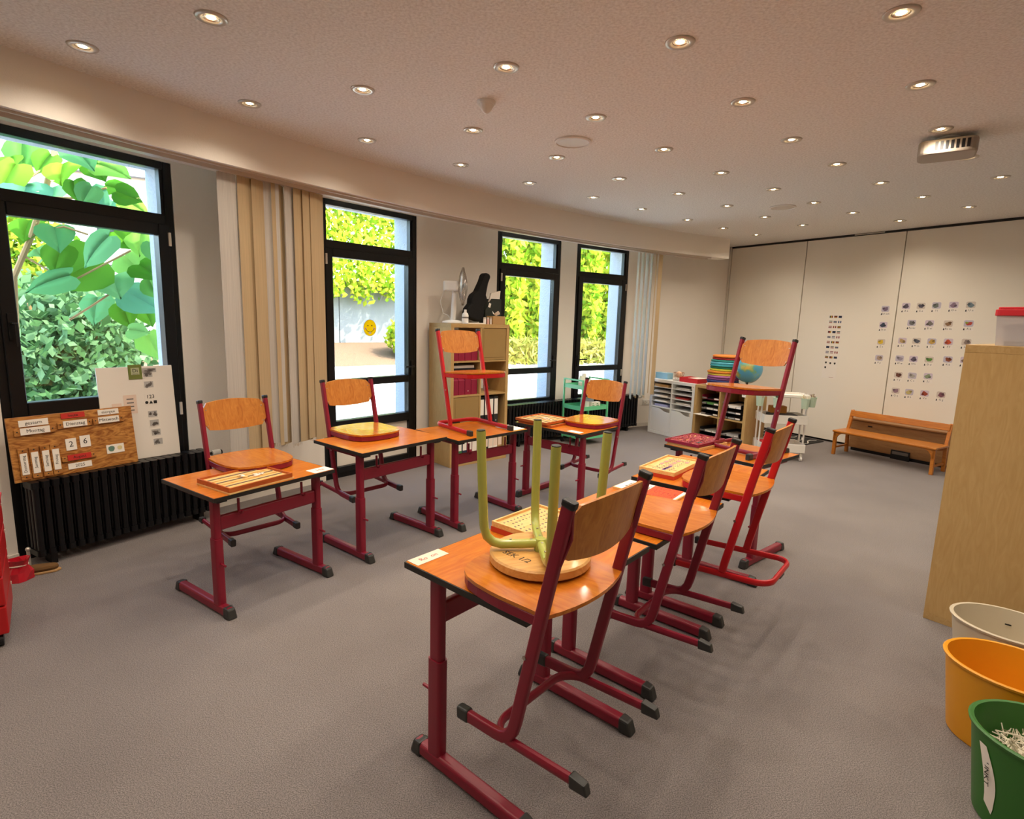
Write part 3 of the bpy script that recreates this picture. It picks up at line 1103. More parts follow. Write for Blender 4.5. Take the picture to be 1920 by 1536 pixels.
def make_desk(cx, cy, th, h, label, group='school desks of the two facing rows'):
    """th = direction of the desk's width; chair side is local +y"""
    th = R(th)
    c, s = math.cos(th), math.sin(th)
    X = cx + c * DW / 2 - s * DD / 2
    Y = cy + s * DW / 2 + c * DD / 2
    t = thing('school_desk', label, 'desk', (X, Y, 0), th, group)
    x1, y1 = DW / 2, DD / 2
    # top: laminate sheet inside a black edge band
    top = put('tabletop', cached('desk_top', lambda: MB().box2((-x1 + .004, -y1 + .004, -.019), (x1 - .004, y1 - .004, 0)), 'desk_wood'), t, (0, 0, h))
    put('edge_band', cached('desk_edge', lambda: MB().box2((-x1, -y1, -.021), (x1, -y1 + .0045, -.001)).box2((-x1, y1 - .0045, -.021), (x1, y1, -.001))
                            .box2((-x1, -y1 + .0045, -.021), (-x1 + .0045, y1 - .0045, -.001)).box2((x1 - .0045, -y1 + .0045, -.021), (x1, y1 - .0045, -.001)), 'edge_black'), top)
    lx = 0.294
    ly = -y1 + .105
    for sg in (-1, 1):
        hu = h - .021
        leg = put('leg', cached('desk_leg_%d' % round(h * 1000), lambda: MB().tube([(0, 0, .30), (0, 0, hu)], 0, prof=stadium(.034, .052), side=(1, 0, 0)), 'crimson'), t, (sg * lx, ly, 0), smooth=True)
        put('sleeve', cached('desk_sleeve', lambda: MB().tube([(0, 0, .05), (0, 0, .40)], 0, prof=stadium(.042, .062), side=(1, 0, 0)), 'crimson'), leg, smooth=True)
        put('adjusting_pin', cached('desk_pin', lambda: MB().tube([(0, 0, 0), (0, -.052, 0)], .006, n=8), 'crimson'), leg, (0, -.02, .27))
        put('clamp_block', cached('desk_block', lambda: MB().box((0, 0, 0), (.05, .05, .016)), 'black_plastic'), leg, (0, -.05, h - .030))
        put('clamp_block', mesh_cache['desk_block'], leg, (0, .29, h - .030))
        put('support_arm', cached('desk_arm', lambda: MB().box2((-.015, .02, -.05), (.015, .34, -.022)), 'crimson'), leg, (0, 0, h - .0))
        foot = put('foot', cached('desk_foot', lambda: MB().tube([(0, -.195 + .12, .028), (0, .26, .028)], 0, prof=stadium(.044, .054), side=(1, 0, 0)).xf(Matrix.Translation((0, 0, 0))), 'crimson'), t, (sg * lx, 0, 0), smooth=True)
        foot.location.y = 0
        foot.data = cached('desk_foot2', lambda: MB().tube([(0, -y1 + .01, .030), (0, y1 - .02, .030)], 0, prof=stadium(.044, .050), side=(1, 0, 0)), 'crimson')
        put('foot_cap', cached('desk_cap', lambda: MB().add([(-.025, .045, 0), (.025, .045, 0), (-.025, .045, .058), (.025, .045, .058), (-.024, -.012, 0), (.024, -.012, 0), (-.020, .004, .052), (.020, .004, .052)],
                                                                  [(0, 1, 3, 2), (4, 6, 7, 5), (0, 2, 6, 4), (1, 5, 7, 3), (2, 3, 7, 6), (0, 4, 5, 1)]), 'cap_grey'), foot, (0, -y1 - .004, 0), bevel=.008)
        put('foot_cap', mesh_cache['desk_cap'], foot, (0, y1 + .006, 0), (0, 0, PI), bevel=.008)
    put('crossbeam', cached('desk_beam', lambda: MB().tube([(-lx + .02, 0, 0), (lx - .02, 0, 0)], 0, prof=stadium(.075, .028), side=(0, 0, 1)), 'crimson'), t, (0, ly, h - .165), smooth=True)
    for sg in (-1, 1):
        put('bag_hook', cached('desk_hook', lambda: MB().tube([(0, 0, .05), (0, 0, -.012), (0, -.012, -.024), (0, -.03, -.02), (0, -.036, -.006)], .007, n=8), 'crimson'), t, (sg * (lx - .11), ly - .022, h - .105), smooth=True)
    t['h'] = 0
    del t['h']
    return t, h


DESK = {}
for k, (x, y, a, h, lb) in {
    'R1': (.1176, 2.2590, 229.17, .7263, 'single school desk with a green-legged stool stacked on its hung-up chair'),
    'R2': (.628, 2.903, 229.5, .684, 'single school desk carrying papers and a bright orange sheet'),
    'R3': (1.0969, 3.4767, 231.16, .7016, 'single school desk with the bright red chair hung on it and a wooden letter board'),
    'R4': (1.0795, 3.8399, -50.23, .686, 'single school desk closing the row, a chair standing upright beside a pink tray'),
    'L1': (-1.4062, 2.5404, 55.85, .6395, 'single school desk before the wide window, with a wooden ruled tray'),
    'L2': (-.8823, 3.2258, 51.15, .7090, 'single school desk before the garden door with an empty hung-up chair'),
    'L3': (-.3661, 3.7938, 45.01, .676, 'single school desk with the bright red chair standing upright on it'),
    'L4': (.0268, 4.6984, -42.54, .6561, 'single school desk near the green trolley with stacked wooden trays'),
}.items():
    DESK[k] = (make_desk(x, y, a, h, lb), x, y, R(a), h)


def desk_pt(k, u, v, z=0.0):
    """point on desk k: u along its width from the first corner, v towards the chair side"""
    _, x, y, a, h = DESK[k]
    return Vector((x + math.cos(a) * u - math.sin(a) * v, y + math.sin(a) * u + math.cos(a) * v, h + z))


# ------------------------------------------------------------------ school chairs
CW = .19
SEAT_Z = .40


def seat_outline(grow=0.0, n=8):
    w = .196 + grow
    pts = []
    fc = [(.0, -.220), (.070, -.216), (.118, -.203), (.152, -.180), (.175, -.145), (.188, -.095), (.194, -.04)]
    pts += [(x + (grow if x else 0), y - grow * (1 if x < .12 else .5)) for x, y in fc]      # front right, broadly rounded
    pts += [(w, 0), (w - .004, .15)]
    for i in range(9):                                                   # rear edge bows outwards
        f = i / 8
        x = (w - .006) * (1 - 2 * f)
        pts.append((x, .165 + .034 * (1 - (2 * f - 1) ** 2)))
    pts += [(-w + .004, .15), (-w, 0)]
    pts += [(-x - grow, y - grow * (1 if x < .12 else .5)) for x, y in reversed(fc[1:])]
    return pts


def make_chair(kind):
    paint = 'crimson' if kind == 'sled' else 'red_paint'
    t = bpy.data.objects.new('school_chair', None)
    t.empty_display_size = .1
    COL.objects.link(t)
    tag(t, 'x', 'chair', 'school chairs put up on the desks')
    tilt = Matrix.Translation((0, 0, SEAT_Z)) @ Matrix.Rotation(R(-3.0), 4, 'X')
    # plywood seat, slightly hollowed
    def seat():
        out = seat_outline()
        mb = MB()
        n = len(out)
        rings = [1.0, .8, .5, .2]
        vs = []
        for f in rings:
            dz = -.007 * (1 - f)
            vs += [(x * f, y * f, .045 + dz) for x, y in out]
        vs.append((0, 0, .045 - .007))
        fs = []
        for j in range(3):
            for i in range(n):
                fs.append((j * n + i, j * n + (i + 1) % n, (j + 1) * n + (i + 1) % n, (j + 1) * n + i))
        for i in range(n):
            fs.append((3 * n + i, 3 * n + (i + 1) % n, 4 * n))
        o = len(vs)
        vs += [(x, y, .034) for x, y in out]
        for i in range(n):
            fs.append((o + i, o + (i + 1) % n, (i + 1) % n, i))
        fs.append(tuple(o + i for i in range(n - 1, -1, -1)))
        return mb.add(vs, fs).xf(tilt)
    put('seat', cached('chair_seat', seat, 'chair_wood'), t, smooth=True)
    def sframe():
        out = [p for p in seat_outline(-.010) if p[1] < .12]
        # keep the U: right rear -> front -> left rear
        right = [p for p in out if p[0] >= 0]
        left = [p for p in out if p[0] < 0]
        path = [(CW - .006, .14)] + sorted([p for p in right], key=lambda p: -p[1]) + sorted([p for p in left], key=lambda p: p[1]) + [(-CW + .006, .14)]
        return MB().tube([(x, y, .018) for x, y in path], 0, prof=rrect(-.017, -.009, .017, .009, .004, 1), side=(0, 0, 1)).box((0, .09, .018), (.36, .025, .02)).xf(tilt)
    put('seat_frame', cached('chair_sframe_' + kind, sframe, paint), t)
    top = (.245, .77)
    if kind == 'sled':
        bend = [(.2395, .75), (.17, .50), (.085, .19), (.058, .09), (.047, .058), (.030, .034), (.006, .021), (-.02, .018), (-.135, .018)]
    else:
        bend = [(.2395, .75), (.17, .50), (.06, .09), (.046, .032)]
    for sg in (-1, 1):
        up = put('upright', cached('chair_up_' + kind, lambda: MB().tube([(0, y, z) for y, z in bend], 0, prof=stadium(.022, .036), side=(1, 0, 0)), paint), t, (sg * CW, 0, 0), smooth=True)
        put('top_cap', cached('chair_topcap', lambda: MB().tube([(0, .2365, .738), (0, .241, .753), (0, .2423, .758)], 0, prof=stadium(.026, .040), side=(1, 0, 0)), 'black_plastic'), up, bevel=.005)
        put('screw', cached('chair_screw', lambda: MB().tube([(0, 0, 0), (.003, 0, 0)], .006, n=10), 'screw'), up, (sg * .011 if sg > 0 else -.014, .10, .30))
        if kind == 'sled':
            put('foot_cap', cached('chair_cap_f', lambda: MB().tube([(0, -.128, .019), (0, -.172, .019)], 0, prof=stadium(.030, .042), side=(1, 0, 0)), 'cap_grey'), up, bevel=.005)
    if kind == 'sled':
        ubar = [(CW, .265, .018), (CW, .05, .018)]
        ubar += [(CW - .075 + .075 * math.cos(a), .03 - .075 * math.sin(a), .018) for a in [R(10 * i) for i in range(10)]]
        ubar += [(-x, y, z) for x, y, z in reversed(ubar)]
        ub = put('sled_bar', cached('chair_ubar', lambda: MB().tube(ubar, 0, prof=stadium(.022, .034), side=(0, 0, 1) if False else None, n=10) if False else MB().tube(ubar, .015, .011, 10, side=(0, 0, 1)), paint), t, smooth=True)
        for sg in (-1, 1):
            put('foot_cap', cached('chair_cap_r', lambda: MB().add([(-.014, .245, .001), (.014, .245, .001), (-.014, .245, .038), (.014, .245, .038), (-.012, .300, 0), (.012, .300, 0), (-.012, .292, .030), (.012, .292, .030)],
                                                                        [(0, 2, 3, 1), (4, 5, 7, 6), (0, 4, 6, 2), (1, 3, 7, 5), (2, 6, 7, 3), (0, 1, 5, 4)]), 'cap_grey'), ub, (sg * CW, 0, 0), bevel=.004)
    else:
        ubar = [(CW, -.20, .018), (CW, .17, .018)]
        ubar += [(CW - .075 + .075 * math.cos(a), .19 + .075 * math.sin(a), .018) for a in [R(10 * i) for i in range(10)]]
        ubar += [(-x, y, z) for x, y, z in reversed(ubar)]
        ub = put('sled_bar', cached('chair_ring', lambda: MB().tube(ubar, .016, .011, 10, side=(0, 0, 1)), paint), t, smooth=True)
        for sg in (-1, 1):
            put('foot_cap', cached('chair_cap_r2', lambda: MB().box((0, -.212, .018), (.028, .05, .038)), 'cap_grey'), ub, (sg * CW, 0, 0), bevel=.004)
        put('glide_pad', cached('chair_pad', lambda: MB().box((0, .262, .004), (.07, .024, .010)), 'black_plastic'), ub)
    # bent plywood backrest between the uprights
    def back():
        mb = MB()
        nx, nz = 14, 8
        W, H0, H1 = CW - .010, .558, .737
        vs, fs = [], []
        for side in (0, 1):
            for j in range(nz + 1):
                for i in range(nx + 1):
                    u = 2 * i / nx - 1
                    v = j / nz
                    au = abs(u)
                    # rounded outline: bottom edge bows down, top edge arches slightly, soft corners
                    zb = H0 + .012 + .020 * u * u + (.035 * max(0, (au - .86) / .14) ** 2)
                    zt = H1 + .012 - .016 * u * u - (.028 * max(0, (au - .88) / .12) ** 2)
                    z = zb + (zt - zb) * v
                    y0 = .17 + (z - .50) / (.77 - .50) * .075
                    y = y0 + .030 * (1 - u * u) + (.011 if side else 0) - .004
                    vs.append((u * W, y, z))
        k = (nx + 1) * (nz + 1)
        for j in range(nz):
            for i in range(nx):
                a = j * (nx + 1) + i
                fs.append((a, a + 1, a + nx + 2, a + nx + 1))
                fs.append((k + a, k + a + nx + 1, k + a + nx + 2, k + a + 1))
        for i in range(nx):
            fs.append((i, k + i, k + i + 1, i + 1))
            a = nz * (nx + 1) + i
            fs.append((a, a + 1, k + a + 1, k + a))
        for j in range(nz):
            a = j * (nx + 1)
            fs.append((a, a + nx + 1, k + a + nx + 1, k + a))
            a = j * (nx + 1) + nx
            fs.append((a, k + a, k + a + nx + 1, a + nx + 1))
        return mb.add(vs, fs)
    bk = put('backrest', cached('chair_back', back, 'chair_back_wood'), t, smooth=True)
    def rivets():
        mb = MB()
        for sx in (-1, 1):
            for z in (.608, .698):
                y0 = .17 + (z - .50) / .27 * .075 + .004
                mb.sphere((sx * (CW - .028), y0, z), .005, 8, 6)
        return mb
    put('rivets', cached('chair_rivets', rivets, 'screw'), bk)
    # fixing plates behind the backrest ends
    def plates():
        mb = MB()
        mb.tube([(-.004, .206, .583), (-.02, .229, .653), (-.004, .243, .723)], .010, .006, 8)
        return mb
    for sx in (-1, 1):
        b_ = put('fixing_bracket', cached('chair_plates_' + kind, plates, paint), t, (sx * CW, 0, 0), smooth=True)
        b_.scale = (sx, 1, 1)
    return t


protos = {}


def place_chair(kind, x, y, z, yaw, label, tilt=0.0):
    if kind not in protos:
        protos[kind] = make_chair(kind)
        t = protos[kind]
    else:
        t = copy_tree(protos[kind])
    t.location = (x, y, z)
    t.rotation_euler = (tilt, 0, yaw)
    t['label'] = label
    return t


def hang_chair(kind, k, u, v, yaw, label):
    """chair hung with its seat flat on desk k, back outside the chair-side edge"""
    h = DESK[k][4]
    p = desk_pt(k, u, v)
    tilt = R(3.0)
    # seat underside (local z = SEAT_Z) must lie on the desk top
    off = Vector((0, 0, SEAT_Z))
    q = Matrix.Rotation(tilt, 3, 'X') @ off
    q = Matrix.Rotation(R(yaw), 3, 'Z') @ q
    return place_chair(kind, p.x - q.x, p.y - q.y, h + .0005 - q.z, R(yaw), label, tilt)


def along(k, x, y):
    _, dx, dy, a, h = DESK[k]
    return (x - dx) * math.cos(a) + (y - dy) * math.sin(a)


hang_chair('sled', 'R1', .519, .432, 228.9, 'crimson school chair hung on a desk with a round green-legged stool on its seat')
hang_chair('sled', 'R2', .45, .422, 231.0, 'crimson school chair hung on the desk with the orange sheet')
hang_chair('ring', 'R3', .547, .469, 230.6, 'bright red school chair hung by its seat, closed loop runner behind')
hang_chair('sled', 'L1', .462, .442, 49.0, 'crimson school chair hung on the desk with the ruled wooden tray')
hang_chair('sled', 'L2', .339, .430, 48.0, 'crimson school chair hung on the desk before the garden door')
hang_chair('sled', 'L4', .487, .432, -38.5, 'crimson school chair hung on the desk in front of the green trolley')
place_chair('ring', -.290, 4.26, DESK['L3'][4] + .001, R(39.5), 'bright red school chair standing upright on a desk before the birch shelf')
place_chair('sled', 1.525, 3.68, DESK['R4'][4] + .001, R(-55.5), 'crimson school chair standing upright on the desk with the pink tray')

# ------------------------------------------------------------------ stool turned upside down on the first chair
sp = desk_pt('R1', along('R1', .103, 1.622), 0)
cpos = at(1013, 1034, DESK['R1'][4] + .075)
t = thing('round_stool', 'upturned stool, round wooden seat and four pale green tube legs pointing up', 'stool', (cpos.x, cpos.y, DESK['R1'][4] + .0462), R(20))
obj('seat', MB().lathe([(1e-5, 0), (.152, 0), (.160, .006), (.160, .028), (.154, .033), (1e-5, .033)], 40), 'stool_wood', t, smooth=True)
leg_dirs = [R(a) for a in (183, 94, 276, 4)]
sl = None
for a in leg_dirs:
    ca, sa = math.cos(a - R(20)), math.sin(a - R(20))
    path = [(.012, .057), (.06, .054), (.125, .053), (.150, .060), (.170, .078), (.179, .105), (.182, .14), (.189, .28), (.195, .415)]
    lg = obj('leg', MB().tube([(r * ca, r * sa, z) for r, z in path], .0145, n=12), 'stool_green', t, smooth=True)
    obj('end_plug', MB().tube([(.195 * ca, .195 * sa, .414), (.1952 * ca, .1952 * sa, .418)], .0135, n=12), 'cap_grey', lg)
    for r in (.03, .095):
        obj('bolt', MB().tube([(r * ca, r * sa, .06), (r * ca, r * sa, .0705)], .004, n=8), 'screw', lg)
obj('hub', MB().lathe([(.02, .033), (.022, .062), (.016, .072), (1e-5, .073)], 16), 'stool_green', t, smooth=True)
M = Matrix.Translation((-.062, -.028, .0316)) @ Matrix.Rotation(R(-118), 4, 'Z')
dvec = (desk_pt('R1', .7, .0) - cpos)
text('pen_writing', 'SEK 1/2', .034, 'ink', t, Matrix.Rotation(R(-20), 4, 'Z') @ Matrix.Translation((-.075, -.055, .0332)) @ Matrix.Rotation(R(-42), 4, 'Z'), .0003)

# ------------------------------------------------------------------ cube shelves
OB, IB, CELL, KD = .038, .016, .335, .39


def kallax(name, label, cat, cols, rows, x, y, yaw, mv, mh):
    """origin: front left corner on the floor; x to the right, y to the back"""
    W = 2 * OB + cols * CELL + (cols - 1) * IB
    H = 2 * OB + rows * CELL + (rows - 1) * IB
    t = thing(name, label, cat, (x, y, 0), yaw)
    obj('bottom_panel', MB().box2((0, 0, 0), (W, KD, OB)), mh, t, bevel=.0015, seg=1)
    obj('top_panel', MB().box2((0, 0, H - OB), (W, KD, H)), mh, t, bevel=.0015, seg=1)
    obj('side_panel', MB().box2((0, 0, OB), (OB, KD, H - OB)), mv, t)
    obj('side_panel', MB().box2((W - OB, 0, OB), (W, KD, H - OB)), mv, t)
    for c in range(1, cols):
        xx = OB + c * CELL + (c - 1) * IB
        obj('divider', MB().box2((xx, .002, OB), (xx + IB, KD - .002, H - OB)), mv, t)
    for r in range(1, rows):
        for c in range(cols):
            xx = OB + c * (CELL + IB)
            zz = OB + r * CELL + (r - 1) * IB
            obj('shelf_board', MB().box2((xx, .002, zz), (xx + CELL, KD - .002, zz + IB)), mh, t)
    return t, W, H


def cell0(c, r):
    return OB + c * (CELL + IB), OB + r * (CELL + IB)


def in_frame(t, p):
    return t.location + Matrix.Rotation(t.rotation_euler.z, 3, 'Z') @ Vector(p)


# tall birch shelf against the window wall
SH, SW, SHH = kallax('cube_shelf', 'tall birch cube shelf two cells wide between door and narrow windows', 'shelf', 2, 4, -.621, 5.533, R(41.7), 'birch', 'birch_h')
for c, r in ((1, 3), (0, 1)):
    x0, z0 = cell0(c, r)
    d_ = obj('insert_door', MB().box2((x0 + .004, .006, z0 + .003), (x0 + CELL - .004, .026, z0 + CELL - .004)), 'insert_tan', SH)
    obj('door_panel', MB().box2((x0 + .03, .003, z0 + .03), (x0 + CELL - .03, .0062, z0 + CELL - .03)), 'insert_tan', d_)
yawS = R(41.7)


def file_box(c, r, dx, w, h, d, m, label, group, name='magazine_file', slant=True, spine=None, front=.05):
    x0, z0 = cell0(c, r)
    p = in_frame(SH, (x0 + dx + w / 2, front, z0))
    t = thing(name, label, 'file', p, yawS, group)
    if slant:
        prof = [(0, 0), (d, 0), (d, h), (d * .55, h), (0, h * .62)]
        mb = MB()
        n = len(prof)
        mb.add([(-w / 2, y, z) for y, z in prof] + [(w / 2, y, z) for y, z in prof], [tuple(range(n)), tuple(range(2 * n - 1, n - 1, -1))] + [(i, n + i, n + (i + 1) % n, (i + 1) % n) for i in range(n)])
        obj('case', mb, m, t, bevel=.002, seg=1)
        obj('finger_hole', MB().lathe([(.013, -.0006), (1e-5, -.0006)], 16).xf(Matrix.Translation((0, 0, h * .32)) @ Matrix.Rotation(R(90), 4, 'X')), 'black_plastic', t)
    else:
        obj('cover', MB().box2((-w / 2, 0, 0), (w / 2, d, h)), m, t, bevel=.002, seg=1)
        if spine:
            obj('spine_label', MB().box2((-w / 2 + .006, -.001, h * .38), (w / 2 - .006, .0, h * .92)), spine, t)
        obj('ring_hole', MB().lathe([(.011, -.0012), (.007, -.0012), (.007, .002), (1e-5, .002)], 12).xf(Matrix.Translation((0, 0, h * .16)) @ Matrix.Rotation(R(90), 4, 'X')), 'trim_metal', t)
    return t


x = .004
for i, (w, m) in enumerate(((.075, 'file_crimson'), (.075, 'file_crimson'), (.08, 'file_crimson'), (.078, 'file_crimson'))):
    file_box(0, 3, x, w, .30, .25, m, 'crimson magazine file in the top left cell of the birch shelf', 'crimson files in the top cell', front=.03)
    x += w + .003
x = .006
for i in range(4):
    file_box(0, 2, x, .076, .245, .24, 'file_crimson', 'crimson magazine file in the second cell from the top of the birch shelf', 'crimson files in the second cell', slant=i != 2, front=.03)
    x += .080
x0, z0 = cell0(0, 2)
for i, (m, w) in enumerate((('black_plastic', .30), ('paper', .26))):
    p = in_frame(SH, (x0 + .165, .17, z0 + .2465 + i * .028))
    tag(obj('document_folder', MB().box2((-w / 2, -.12, 0), (w / 2, .11, .027)), m, loc=p, rz=yawS, bevel=.003), ('black flat folder lying on crimson magazine files in the shelf', 'white flat paper wad on the black folder in the shelf')[i], 'folder')
x = .006
bm = ['black_plastic', 'black_plastic', 'paper', 'paper']
for i in range(4):
    file_box(1, 1, x, .058, .31, .27, ('black_plastic', 'black_plastic', 'black_plastic', 'cap_grey')[i], 'dark ring binder with a white spine label, third row of the birch shelf', 'dark binders in the third row', 'ring_binder', False, 'paper', front=.02)
    x += .064
x = .004
for i, m in enumerate(('green_binder', 'green_binder', 'navy_binder', 'file_crimson', 'paper')):
    mat('green_binder', '2f6b3c', .5)
    mat('navy_binder', '1c2440', .5)
    file_box(0, 0, x, .060, .31, .27, m, ('green ring binder in the bottom left cell of the birch shelf', 'green ring binder in the bottom left cell of the birch shelf', 'navy ring binder between green and crimson binders in the birch shelf', 'crimson ring binder beside the navy one in the bottom cell', 'white ring binder at the end of the bottom left cell')[i], 'binders in the bottom left cell', 'ring_binder', False, 'paper', front=.02)
    x += .065
x = .004
for i, m in enumerate(('paper', 'black_plastic', 'paper', 'paper', 'cardboard')):
    file_box(1, 0, x, .060, .31, .27, m, ('white ring binder in the bottom right cell of the birch shelf', 'black ring binder between white binders in the bottom right cell', 'white ring binder in the bottom right cell of the birch shelf', 'white ring binder in the bottom right cell of the birch shelf', 'tan ring binder at the end of the bottom right cell')[i], 'binders in the bottom right cell', 'ring_binder', False, 'paper_pink', front=.02)
    x += .065

# on top of the tall shelf
p = in_frame(SH, (.17, .21, SHH))
t = thing('desk_fan', 'white desk fan with chrome grille seen edge-on, on top of the birch shelf', 'fan', p, 0)
obj('base', MB().lathe([(1e-5, 0), (.095, 0), (.10, .008), (.09, .022), (.05, .034), (1e-5, .036)], 28, sx=1.15), 'white_plastic', t, smooth=True)
obj('stem', MB().tube([(.0, 0, .03), (.005, 0, .12), (.015, 0, .30)], .026, .03, 14), 'white_plastic', t, smooth=True)
obj('motor', MB().prism(rrect(-.10, -.05, .055, .05, .025, 4), .325, .425), 'white_plastic', t, bevel=.015)
obj('neck', MB().tube([(.015, 0, .29), (.0, 0, .34)], .02, n=12), 'white_plastic', t)
g = MB()
for rr_, xx in ((.185, .095), (.187, .105), (.11, .128), (.05, .140)):
    g.tube([(xx, rr_ * math.cos(a), .375 + rr_ * math.sin(a)) for a in [2 * PI * i / 40 for i in range(40)]], .004 if rr_ > .15 else .002, n=6, closed=True)
for i in range(40):
    a = 2 * PI * i / 40
    g.tube([(.140, .05 * math.cos(a), .375 + .05 * math.sin(a)), (.128, .11 * math.cos(a), .375 + .11 * math.sin(a)), (.105, .185 * math.cos(a), .375 + .185 * math.sin(a))], .0013, n=4)
    g.tube([(.055, .05 * math.cos(a), .375 + .05 * math.sin(a)), (.068, .12 * math.cos(a), .375 + .12 * math.sin(a)), (.095, .185 * math.cos(a), .375 + .185 * math.sin(a))], .0013, n=4)
obj('grille', g, 'screw', t)
bl_ = MB()
for k in range(3):
    a0 = k * 2 * PI / 3
    bl_.add([(.085, .02 * math.cos(a0), .375 + .02 * math.sin(a0)), (.075, .14 * math.cos(a0 - .4), .375 + .14 * math.sin(a0 - .4)), (.09, .15 * math.cos(a0), .375 + .15 * math.sin(a0)), (.105, .14 * math.cos(a0 + .4), .375 + .14 * math.sin(a0 + .4))], [(0, 1, 2), (0, 2, 3)])
obj('blade', bl_, mat('fan_blade', '8b949c', .4), t)
obj('cable', MB().tube([(-.09, .0, .34), (-.13, .0, .22), (-.10, 0, .10), (-.05, 0, .08), (-.03, .02, .05), (-.06, .03, .0)], .004, n=6), 'white_plastic', t, smooth=True)
p = in_frame(SH, (.245, .10, SHH))
t = thing('glue_bottle', 'small white plastic bottle standing beside the fan foot', 'bottle', p)
obj('body', MB().lathe([(1e-5, 0), (.032, 0), (.034, .01), (.034, .085), (.026, .105), (.013, .115)], 20), 'white_plastic', t, smooth=True)
obj('cap', MB().lathe([(.014, .113), (.014, .142), (1e-5, .144)], 16), 'white_plastic', t)
obj('print', MB().lathe([(.0345, .055), (.0345, .07)], 20), 'ink_grey', t)
p = in_frame(SH, (.33, .05, SHH))
tag(obj('paper_pad', MB().box2((-.11, -.03, 0), (.11, .06, .012)), 'paper', loc=p, rz=yawS, bevel=.002), 'thin white paper pad on the shelf edge before the bottle', 'paper')
# soft black instrument bag leaning to the window side
p = in_frame(SH, (.46, .24, SHH))
t = thing('ukulele_bag', 'black soft ukulele bag leaning on top of the birch shelf', 'bag', p, yawS)
pts = [(-.11, 0), (.05, 0), (.085, .06), (.075, .13), (.05, .17), (.075, .22), (.07, .27), (.045, .30), (.035, .42), (.045, .50), (.02, .525), (-.03, .52), (-.045, .49), (-.05, .42), (-.075, .30), (-.115, .25), (-.125, .20), (-.115, .15), (-.145, .09), (-.14, .03)]
lean = Matrix.Rotation(R(17), 4, 'Y')
mb = MB().prism(pts, -.05, .05).xf(lean @ Matrix.Rotation(R(90), 4, 'X'))
mb.v = [v + Vector((0, 0, .033)) for v in mb.v]
obj('bag', mb, 'black_cloth', t, bevel=.02)
obj('tag_label', MB().box((.175, -.052, .20), (.03, .002, .045), rot=Matrix.Rotation(R(17), 3, 'Y')), 'paper', t)
p = in_frame(SH, (.70, .24, SHH))
t = thing('magazine_holder', 'dark slanted magazine holder with papers sticking out, on the shelf', 'holder', p, yawS)
prof = [(-.12, 0), (.10, 0), (.10, .27), (-.02, .27), (-.12, .15)]
n_ = len(prof)
obj('case', MB().add([(x_, -.05, z_) for x_, z_ in prof] + [(x_, .06, z_) for x_, z_ in prof], [tuple(range(n_)), tuple(range(2 * n_ - 1, n_ - 1, -1))] + [(i, n_ + i, n_ + (i + 1) % n_, (i + 1) % n_) for i in range(n_)]), mat('dark_green', '20261f', .6), t, bevel=.003, seg=1)
obj('sheets', MB().add([(-.06, -.02, .2), (.10, -.02, .271), (.11, -.02, .36), (-.02, -.02, .33), (-.06, .0, .2), (.10, .0, .271), (.11, .0, .36), (-.02, .0, .33)], [(0, 1, 2, 3), (7, 6, 5, 4), (0, 4, 5, 1), (1, 5, 6, 2), (2, 6, 7, 3), (3, 7, 4, 0)]), 'paper', t)
p = in_frame(SH, (.60, .06, SHH))
t = thing('tissue_box', 'brown cardboard tissue box with a tissue poking out, on the shelf edge', 'box', p, yawS)
obj('carton', MB().box2((-.06, -.05, 0), (.11, .06, .085)), 'cardboard', t, bevel=.002, seg=1)
mb = MB()
k = 9
mb.add([(.02, 0, .086)] + [(.02 + .05 * math.cos(a), .03 * math.sin(a), .125 + .02 * math.sin(3 * a)) for a in [2 * PI * i / k for i in range(k)]], [(0, 1 + i, 1 + (i + 1) % k) for i in range(k)])
obj('tissue', mb, 'paper', t)
for i in range(3):
    p = in_frame(SH, (.455 + i * .042, .045, SHH))
    t = thing('glue_stick', 'small white and pink glue stick standing on the birch shelf edge', 'glue stick', p, 0, 'glue sticks on the shelf edge')
    obj('tube', MB().lathe([(1e-5, 0), (.014, 0), (.014, .052), (1e-5, .052)], 12), 'white_plastic' if i != 1 else mat('pinkish', 'd8a89a', .5), t)
    obj('cap', MB().lathe([(.0135, .052), (.0135, .07), (1e-5, .071)], 12), 'rail_white', t)

